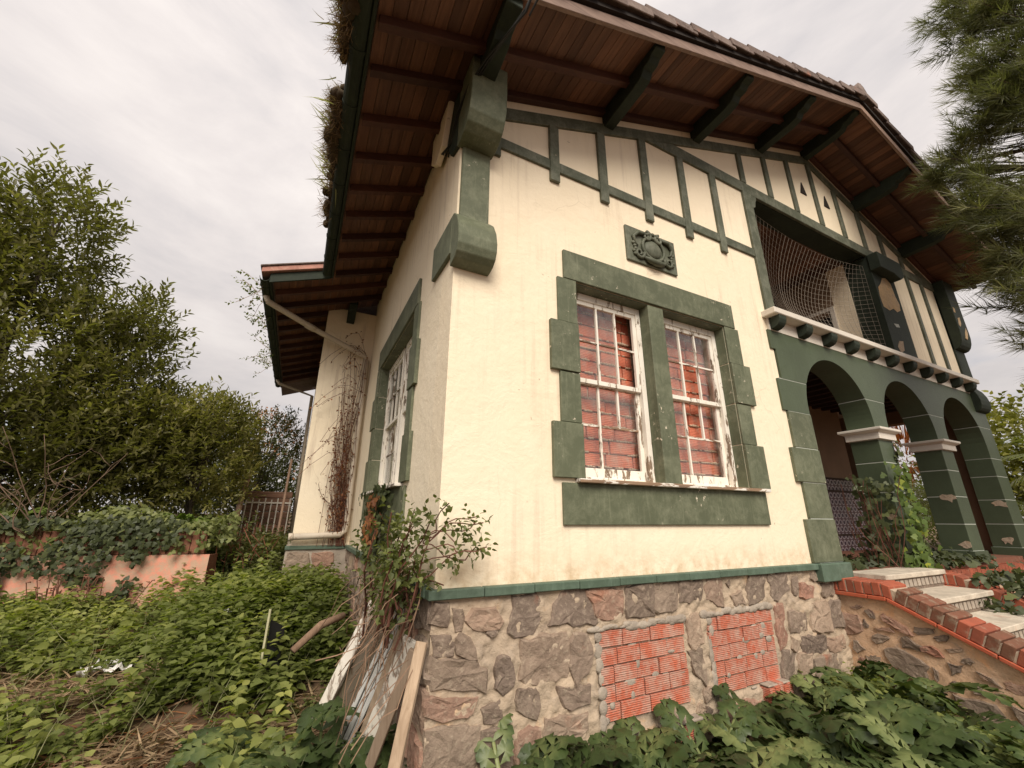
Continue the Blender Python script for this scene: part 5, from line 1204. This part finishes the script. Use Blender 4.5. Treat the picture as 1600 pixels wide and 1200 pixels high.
# ------------------------------------------------------------------ acanthus
def acanthus_leaf(L, seed):
    """a midrib with toothed lobes along both sides, arching and ruffled"""
    r = random.Random(seed); V = []; F = []; T = []; droop = r.uniform(.5, 1.0); bend = r.uniform(-.12, .12)
    def rib(t_):
        a = t_*droop*2; return Vector((bend*L*t_*t_, L*math.sin(a)/(droop*2), -L*(1-math.cos(a))/(droop*2)))
    n = 12
    for i in range(n):
        a, c_ = rib(i/n), rib((i+1)/n); w0, w1 = .022*L*(1.2-i/n), .022*L*(1.2-(i+1)/n); k = len(V)
        up_ = Vector((0, 0, .012*L))
        V += [a-Vector((w0, 0, 0)), a+up_, a+Vector((w0, 0, 0)), c_-Vector((w1, 0, 0)), c_+up_, c_+Vector((w1, 0, 0))]; T += [.8, .95, .8]*2
        F += [(k, k+1, k+4), (k, k+4, k+3), (k+1, k+2, k+5), (k+1, k+5, k+4)]
    out = [(.0, -.13), (.28, -.24), (.40, -.36), (.50, -.25), (.68, -.36), (.76, -.20), (.92, -.22), (1.05, 0), (.94, .20), (.78, .20), (.70, .35), (.52, .26), (.42, .38), (.28, .25), (.0, .13)]
    def lobe(p, ax, side, ln, nor, rf):
        k = len(V); V.append(p+ax*ln*.5+nor*ln*.07); T.append(.62)
        for q, (a, b_) in enumerate(out):
            h = -.26*a*a*rf+.07*math.sin(q*2.1+rf*5)*a+abs(b_)*.22
            V.append(p+ax*ln*a+side*ln*b_*1.12+nor*ln*h); T.append(.22+.42*(1-a)+r.uniform(-.08, .08))
        for q in range(len(out)-1): F.append((k, k+1+q, k+2+q))
    m_ = 6
    for i in range(m_):
        t_ = .14+.72*i/(m_-1); p = rib(t_); d = (rib(min(1, t_+.05))-rib(t_-.05)).normalized(); ln = L*(.17+.17*math.sin(math.pi*min(1, (t_*.95+.05))))*r.uniform(.9, 1.12)
        for s_ in (-1, 1):
            an = 1.15-.55*t_+r.uniform(-.1, .1); sd_ = Vector((s_, 0, 0)); ax = (d*math.cos(an)+sd_*math.sin(an)).normalized()
            nor = sd_.cross(d)*s_ if s_ > 0 else d.cross(sd_)*1
            nor = Vector((0, 0, 1))-d*d.z; nor.normalize(); ax = (ax+nor*r.uniform(.05, .35)).normalized()
            lobe(p, ax, nor.cross(ax).normalized(), ln, nor, r.uniform(.5, 1.4))
    d = (rib(1)-rib(.9)).normalized(); nor = Vector((0, 0, 1))-d*d.z; nor.normalize(); lobe(rib(.9), d, nor.cross(d).normalized(), L*.24, nor, .8)
    return np_mesh('leaf', [tuple(v) for v in V], F, 'acanthus_leaf', T, True)
alm = [acanthus_leaf(.46, q) for q in range(5)]
def acanthus(x, y, sc, label, nl, group=None, z=None):
    t_ = thing('acanthus_plant', label, 'plant', (x, y, (ground_z(x, y) if z is None else z)-.02), group); r = random.Random(int(x*100+y*37))
    for q in range(nl):
        o = bpy.data.objects.new('leaf', alm[r.randint(0, 4)]); COL.objects.link(o); o.parent = t_
        el = r.uniform(.35, 1.05) if q > 2 else r.uniform(.8, 1.25); az = q*2.399+r.uniform(-.3, .3)
        st = r.uniform(.10, .36)*sc
        d_ = Vector((math.cos(el)*-math.sin(az), math.cos(el)*math.cos(az), math.sin(el)))
        o.location = tuple(d_*st); o.rotation_euler = (el, r.uniform(-.25, .25), az); o.scale = (sc*r.uniform(.75, 1.15),)*3
        o.rotation_mode = 'XYZ'
AC = [(-.72, .66, .92), (-.48, .40, .95), (-.20, -.02, .92), (.10, -.14, 1.0), (.34, -.26, 1.0), (.62, -.24, 1.0), (.92, -.36, 1.0), (1.2, -.3, .9), (1.38, -.62, 1.0), (1.68, -.36, 1.0), (1.95, -.62, 1.05), (2.2, -.34, 1.0), (2.42, -.78, 1.05), (2.62, -.42, .95), (2.9, -.9, 1.0), (3.0, -.42, .9), (3.28, -.72, 1.05), (2.5, -1.15, 1.0), (2.0, -.98, 1.0), (1.7, -.85, .9), (3.05, -1.3, 1.0), (3.45, -1.15, .9), (-.9, .35, .8), (2.85, -1.6, .9)]
AL = ['outlying acanthus in the straw at the lower left, left of the leaning boards', 'acanthus at the bottom edge just left of the leaning boards', 'acanthus in front of the feet of the leaning boards', 'acanthus right of the leaning boards at the house corner', 'acanthus below the big grey corner stones', 'acanthus between the big corner stones and the lower brick ledge', 'acanthus left of the lower brick ledge', 'acanthus against the wall under the left bricked opening', 'acanthus one row out before the left bricked opening', 'acanthus beside the lower brick ledge of the left opening', 'acanthus standing out between the two bricked openings', 'acanthus at the wall between the two bricked openings', 'acanthus one row out before the right bricked opening', 'acanthus directly below the brick ledge of the right opening', 'acanthus out in front of the right bricked opening ledge', 'acanthus at the wall right of the right bricked opening', 'acanthus between the right opening and the stair cheek wall', 'acanthus in the outer row level with the right bricked opening', 'acanthus in the outer row level with the gap between openings', 'acanthus in the outer row level with the left opening', 'acanthus in the outer row near the stair cheek wall', 'acanthus closest to the sloping part of the stair cheek wall', 'small acanthus farthest left, deep in the straw', 'acanthus at the bottom edge, outermost before the steps']
for k, (x, y, s_) in enumerate(AC):
    acanthus(x, y, s_*.98, AL[k], 12, 'acanthus plants along the foot of the house')
acanthus(3.62, -.42, 1.1, 'tall acanthus clump standing highest against the stair cheek wall', 20)
acanthus(3.7, -.16, 1.0, 'acanthus in the angle between the stone base and the steps', 16)

# ------------------------------------------------------------------ climbers and shrubs on the house
cs = thing('corner_bush', 'straggly green bush with dead stems growing at the house corner', 'bush', (-.2, .25, .3))
mb = MB(); rr = random.Random(9); P = []; D = []
for q in range(27):
    a = Vector((-.14+rr.uniform(-.12, .06), .45+rr.uniform(-.4, .5), rr.uniform(.95, 1.25))); e = Vector((-.16+rr.gauss(0, .08), .16+rr.gauss(0, .20), rr.uniform(1.3, 1.80)))
    pts = wobble(a, e, 6, .06, q); mb.tube(pts, [.006*(1-.6*i/6)+.0015 for i in range(7)], 4)
    for p in pts[2:]:
        for w_ in range(2): P.append(tuple(p)); D.append((rr.gauss(-.2, .6), rr.gauss(-.1, .7), rr.gauss(.35, .5)))
for q in range(9):                                                 # wandering runners in front of the corner
    a = Vector((-.1, -.05, rr.uniform(1.35, 1.65))); e = a+Vector((rr.uniform(.0, .32), rr.uniform(-.22, -.05), rr.uniform(-.1, .22)))
    pts = wobble(a, e, 6, .05, q+60); mb.tube(pts, [.004]*7, 3)
    for p in pts[3:]: P.append(tuple(p)); D.append((rr.gauss(.3, .5), rr.gauss(-.2, .4), rr.gauss(.1, .4)))
mb.build('stem', 'red_twig', cs)
P = np.array(P); D = nrm(np.array(D))
k = P[:, 0] > -.01; k &= P[:, 1] > -.02; P[k, 0] = -.05
shoot_leaves('foliage', P, D, np.full(len(P), .11), 5, .040, 'bush_leaf', cs, OVATE)
mb = MB()                                                          # brown fibrous mass of dead stems hanging below it
for q in range(80):
    a = Vector((-.14+rr.gauss(0, .06), .45+rr.gauss(0, .28), rr.uniform(.95, 1.45))); e = a+Vector((rr.gauss(-.12, .10), rr.gauss(.12, .2), rr.uniform(-.5, -.1)))
    if a.x > -.05: a.x = -.06
    if e.x > -.07: e.x = -.08
    mb.tube(wobble(a, e, 5, .07, q), .0028, 3, False)
tag(mb.build('dead_stems', 'twig', cs), None, None, None, 'stuff')
dv = MB(); rr = random.Random(14); P = []; D = []                   # dead creeper on the wing
for q in range(46):
    x0 = -.06-abs(rr.gauss(0, .13)); a = Vector((x0, 4.235, 1.3)); e = Vector((-.10-abs(rr.gauss(0, .2)), 4.215+rr.uniform(-.05, .02), 1.5+2.75*rr.uniform(0, 1)**.8))
    pts = wobble(a, e, 10, .11, q)
    for p in pts: p.y = min(p.y, 4.268); p.x = min(p.x, -.02)
    dv.tube(pts, .004, 3, False)
    for p in pts[2:]:
        P.append(tuple(p)); D.append((rr.gauss(-.2, .6), rr.gauss(-.5, .3), rr.gauss(-.2, .6)))
for q in range(22):
    a = Vector((-.1, 4.2, rr.uniform(1.8, 4.25))); e = a+Vector((rr.uniform(-.75, -.2), rr.uniform(-.25, -.02), rr.uniform(-.5, .35)))
    m_ = a.lerp(e, .5)+Vector((0, -.03, .22)); pts = [a, a.lerp(m_, .6)+Vector((0, 0, .05)), m_, m_.lerp(e, .6)+Vector((0, 0, .03)), e]
    dv.tube(pts, .0032, 3, False)
    for p in pts[1:]: P.append(tuple(p)); D.append((rr.gauss(0, .6), rr.gauss(-.5, .3), rr.gauss(-.3, .5)))
dvo = tag(dv.build('dead_creeper', 'red_twig'), 'dead reddish brown creeper climbing the wing beside the downpipe', 'creeper')
n = len(P); leaves('dead_leaves', OVATE, np.repeat(P, 2, 0)+rng.normal(size=(2*n, 3))*.02, np.repeat(D, 2, 0)+rng.normal(size=(2*n, 3))*.4, randdir(2*n), .034*rng.uniform(.6, 1.4, 2*n), 'rust_leaf', rng.uniform(0, .7, 2*n), dvo)
# gutter creeper at the wing corner
P = []; D = []; mb = MB()
for q in range(26):
    a = Vector((-1.58, rr.uniform(3.2, 6.8), 4.6)); e = a+Vector((rr.uniform(-.35, .05), rr.uniform(-.2, .2), rr.uniform(-.35, .35))); pts = wobble(a, e, 4, .05, q); mb.tube(pts, .003, 3, False)
    for p in pts[1:]: P.append(tuple(p)); D.append((rr.gauss(-.4, .5), rr.gauss(0, .5), rr.gauss(.2, .5)))
gc = tag(mb.build('gutter_creeper', 'twig'), 'thin pale creeper sprouting from the gutter of the wing', 'creeper')
shoot_leaves('foliage', np.array(P), nrm(np.array(D)), np.full(len(P), .10), 4, .045, 'bush_leaf', gc, OVATE)
# ivy under the side window
def ivy(name, label, pts, dirs, size, mat, cat='ivy', stem=None, nstem=0):
    n = len(pts); nn_ = np.asarray(dirs, float)
    f = nrm(np.cross(nn_, rng.normal(size=(n, 3)))*.9+np.array([0, 0, -.75]))
    o = leaves(name, IVY, pts, f, nn_+rng.normal(size=(n, 3))*.35, size*rng.uniform(.55, 1.25, n), mat, np.clip(rng.normal(size=n)*.2+.4, 0, 1))
    return tag(o, label, cat)
n = 420; P = np.stack([-.04-rng.uniform(0, .10, n), 1.75+rng.normal(size=n)*.33, 1.98-rng.uniform(0, 1, n)**1.2*.65], 1)
ivy('sill_ivy', 'dark ivy hanging below the sill of the side window', P, np.tile((-1., -.2, .1), (n, 1)), .075, 'ivy_leaf')
n = 130; P = np.stack([-.10-rng.uniform(0, .06, n), 1.65+rng.normal(size=n)*.14, 1.90-rng.uniform(0, 1, n)*.40], 1)
ivy('dead_ivy', 'rust coloured dead leaves caught in the ivy on the side window sill', P, np.tile((-1., -.2, .1), (n, 1)), .065, 'rust_leaf', 'dead leaves')
# ivy on the porch columns
n = 230; P = np.stack([5.60+rng.normal(size=n)*.12, -.06-rng.uniform(0, .12, n), 1.22+rng.uniform(0, 1, n)**2.0*1.15], 1); P[:, 0] -= .1*(P[:, 2] < 1.6)
ivy('column_ivy', 'yellow green ivy climbing the first porch column', P, np.tile((-.4, -1., .1), (n, 1)), .085, 'yellow_ivy')
n = 260; P = np.stack([5.42-np.abs(rng.normal(size=n))*.12, rng.uniform(-.05, .3, n), 1.2+rng.uniform(0, 1, n)**1.5*1.0], 1)
ivy('column_ivy', 'dark ivy bushing around the foot of the first porch column', P, np.tile((-1., -.4, .1), (n, 1)), .08, 'ivy_leaf')
n = 170; P = np.stack([5.86+rng.normal(size=n)*.03, -.03-rng.uniform(0, .05, n), 1.3+rng.uniform(0, 1, n)*1.35], 1)
ivy('column_ivy', 'thin ivy strand running up the front edge of the first column', P, np.tile((0, -1., .1), (n, 1)), .06, 'ivy_leaf')
n = 1100; P = np.stack([rng.uniform(4.15, 7.6, n), rng.uniform(-.15, .55, n), 1.22+np.abs(rng.normal(size=n))*.05], 1); P[:, 0] = np.where(P[:, 1] < 0, np.maximum(P[:, 0], 5.5), P[:, 0])
ivy('porch_ivy', 'trailing ivy spreading over the porch floor edge', P, np.tile((-.2, -.3, 1.), (n, 1)), .08, 'ivy_leaf')
n = 900; P = np.stack([rng.uniform(5.05, 6.4, n), -.5-rng.uniform(0, 1.3, n), np.zeros(n)], 1); P[:, 2] = np.array([max(.62, 1.10+.40*(y+.35)) if x < 5.42 else 1.28+.42*min(0, y+.35) for x, y, _ in P])+np.abs(rng.normal(size=n))*.06-.05
ivy('stair_ivy', 'ivy spilling over the right edge of the entrance steps', P, np.tile((-.3, -.3, 1.), (n, 1)), .085, 'ivy_leaf')
mb = MB()
for q in range(26):
    a = Vector((5.2+rr.uniform(-.2, .2), .0+rr.uniform(-.1, .2), 1.22)); mb.tube(wobble(a, a+Vector((rr.uniform(-.3, .2), rr.uniform(-.2, .2), rr.uniform(.4, 1.0))), 5, .06, q), .004, 3, False)
tag(mb.build('dry_shrub', 'red_twig'), 'dry leafless twigs standing beside the first porch column', 'shrub')
# ivy over the garden wall
n = 7000; x = rng.uniform(-7.5, -1.66, n); v = rng.uniform(0, 1, n)
cov_ = np.array([mnoise.noise(Vector((a*1.3, 3.3, c_*1.4)))+.5*mnoise.noise(Vector((a*3.5, 1, c_*3))) for a, c_ in zip(x, v)])
z = .55+1.12*v; k = (cov_ > (.20-.55*(v-.45)-.38*np.exp(-((x+2.35)/.28)**2))) ; x, z = x[k], z[k]; n = len(x)
P = np.stack([x, GWY(x)-.03-rng.uniform(0, .12, n), z], 1)
ivy('wall_ivy', 'dark ivy hanging over the face of the pink garden wall', P, np.tile((.1, -1., .25), (n, 1)), .07, 'ivy_leaf')
n = 4200; x = rng.uniform(-7.5, -1.45, n); P = np.stack([x, GWY(x)+rng.uniform(-.10, .5, n), 1.42+.10*np.sin(x*4)+rng.uniform(-.06, .32, n)], 1)
ivy('wall_ivy', 'ivy and creeper mounded along the top of the pink garden wall', P, np.tile((0., -.5, 1.), (n, 1)), .08, 'bush_leaf')
mb = MB()
for q in range(34):
    a = Vector((-2.95+rr.gauss(0, .22), 4.55+rr.uniform(-.1, .05), .55)); e = a+Vector((rr.gauss(0, .12), rr.gauss(-.05, .05), rr.uniform(.25, .5))); mb.tube(wobble(a, e, 4, .02, q)+[e+Vector((.03*rr.choice((-1, 1)), 0, .0))], [.006, .005, .005, .004, .006, .010], 4)
tag(mb.build('dead_stalks', 'red_twig'), 'clump of dead brown flower stalks before the pink garden wall', 'dead plant')
mb = MB(); P = []; D = []
for q in range(70):
    a = Vector((rr.uniform(-1.6, -.95), rr.uniform(4.6, 6.4), .75)); e = a+Vector((rr.uniform(-.5, .3), rr.uniform(-.5, .3), rr.uniform(.3, .85))); pts = wobble(a, e, 5, .1, q); mb.tube(pts, .006, 3, False)
    for p in pts[1:]: P.append(tuple(p)); D.append((rr.gauss(0, .6), rr.gauss(-.3, .5), rr.gauss(.2, .5)))
br = tag(mb.build('bramble', 'red_twig'), 'brown tangled bramble in the gap between garden wall and wing', 'bramble')
shoot_leaves('foliage', np.array(P), nrm(np.array(D)), np.full(len(P), .16), 5, .06, 'dark_leaf', br, OVATE)
# ferns
def fern(x, y, z, s_, label):
    t_ = thing('fern', label, 'fern', (x, y, z)); me_ = FM
    for q in range(8):
        o = bpy.data.objects.new('frond', me_); COL.objects.link(o); o.parent = t_; o.scale = (s_,)*3; o.rotation_euler = (random.uniform(.6, 1.1), 0, q*.785+random.uniform(-.3, .3))
FM = frond_mesh(.5, 77, 'fern_leaf', .5)
fern(-3.95, 5.25, 1.45, 1.0, 'bright fern on the ivy covered garden wall below the laurel')
fern(-2.15, 4.95, 1.45, .8, 'lime green fern at the right end of the garden wall')

# ------------------------------------------------------------------ dead grass and moss on the roof edge
mb = MB(); rr = random.Random(31)
for q in range(150):
    y = -OV-.05+3.0*rr.uniform(0, 1)
    if .0 < y < .32 or rr.random() < (y-.9)*.7: continue
    mb.ell((-.915+rr.gauss(0, .022), y, 4.99+rr.uniform(-.05, .04)), (rr.uniform(.03, .06), rr.uniform(.04, .07), rr.uniform(.03, .065)), 7, 5)
for q in range(60):
    y = rr.choice((rr.uniform(-.85, -.05), rr.uniform(.35, 1.0)))
    mb.ell((-.915+rr.gauss(0, .025), y, 4.95+rr.uniform(-.06, .05)), (rr.uniform(.03, .06), rr.uniform(.05, .1), rr.uniform(.04, .075)), 7, 5)
mo = tag(mb.build('roof_moss', 'moss', None, 0, True), 'brown moss and earth clumps bulging over the roof gutter', 'moss', None, 'stuff')
n = 11000; y = np.where(rng.random(n) < .75, rng.uniform(-.85, 1.05, n), rng.uniform(-.85, 2.0, n)); k = (y < -.0) | (y > .33); y = y[k]; n = len(y)
P = np.stack([-.925+rng.normal(size=n)*.04, y, 4.98+rng.normal(size=n)*.05], 1)
leaves('roof_grass', BLADE, P, np.stack([-.5+rng.normal(size=n)*.45, rng.normal(size=n)*.7, -.25+rng.normal(size=n)*.5], 1), randdir(n), .075*rng.uniform(.4, 1.4, n), 'dry_grass', rng.uniform(0, .7, n), mo)
n = 150; y = rng.uniform(.3, 1.6, n)*np.where(rng.random(n) < .75, 1, -.4); P = np.stack([-.94+rng.normal(size=n)*.03, y, 5.0+rng.normal(size=n)*.05], 1)
leaves('roof_grass', BLADE, P, np.stack([-.8+rng.normal(size=n)*.3, -.2+rng.normal(size=n)*.6, .25+rng.normal(size=n)*.4], 1), randdir(n), .17*rng.uniform(.3, 1.5, n), 'roof_blade', rng.uniform(0, 1, n), mo)

# ------------------------------------------------------------------ litter on the slope
def crumple(name, label, c, s_, mat, seed):
    V, F = rough_sheet(-.5, .5, -.5, .5, .08, lambda p, h: (c[0]+p[0]*s_[0], c[1]+p[1]*s_[1], c[2]+abs(h)*9*s_[2]), .03, seed)
    return tag(link(name, np_mesh(name, V, F, mat, None, False)), label, 'litter')
g = lambda x, y, d=0: (x, y, ground_z(x, y)+d)
crumple('plastic_sheet', 'crumpled white plastic sheet on the straw patch', g(-1.98, 2.62, .05), (.34, .22, .4), 'plastic_white', 1.0)
crumple('plastic_sheet', 'torn white scrap at the left edge of the straw patch', g(-2.75, 2.45, .04), (.22, .12, .2), 'plastic_white', 2.0)
crumple('paper_scrap', 'small pale scrap lying among weeds right of the plastic sheet', g(-1.2, 2.9, .22), (.13, .1, .15), 'plastic_white', 3.0)
mb = MB(); x, y, z = g(-.80, 1.95); mb.quadbox([(x-.02, y, z), (x+.10, y+.06, z), (x+.10, y+.08, z), (x-.02, y+.02, z), (x-.02, y, z+.50), (x+.10, y+.06, z+.42), (x+.10, y+.08, z+.42), (x-.02, y+.02, z+.50)])
tag(mb.build('black_sheet', 'black_sheet', None, .003), 'black sheet standing upright in the weeds', 'sheet')
tag(MB().tube([g(-.84, 1.9, -.05), g(-.835, 1.9, .60)], .010, 6).build('garden_stake', 'pale_stake'), 'pale yellow stake upright beside the black sheet', 'stake')
tag(MB().tube([g(-.62, 1.85, .30), g(-.42, 1.95, .42), g(-.22, 2.1, .40)], [.03, .035, .03], 7).build('dead_branch', 'twig', None, 0, True), 'thick pale dead stem lying on the weeds near the boards', 'branch')
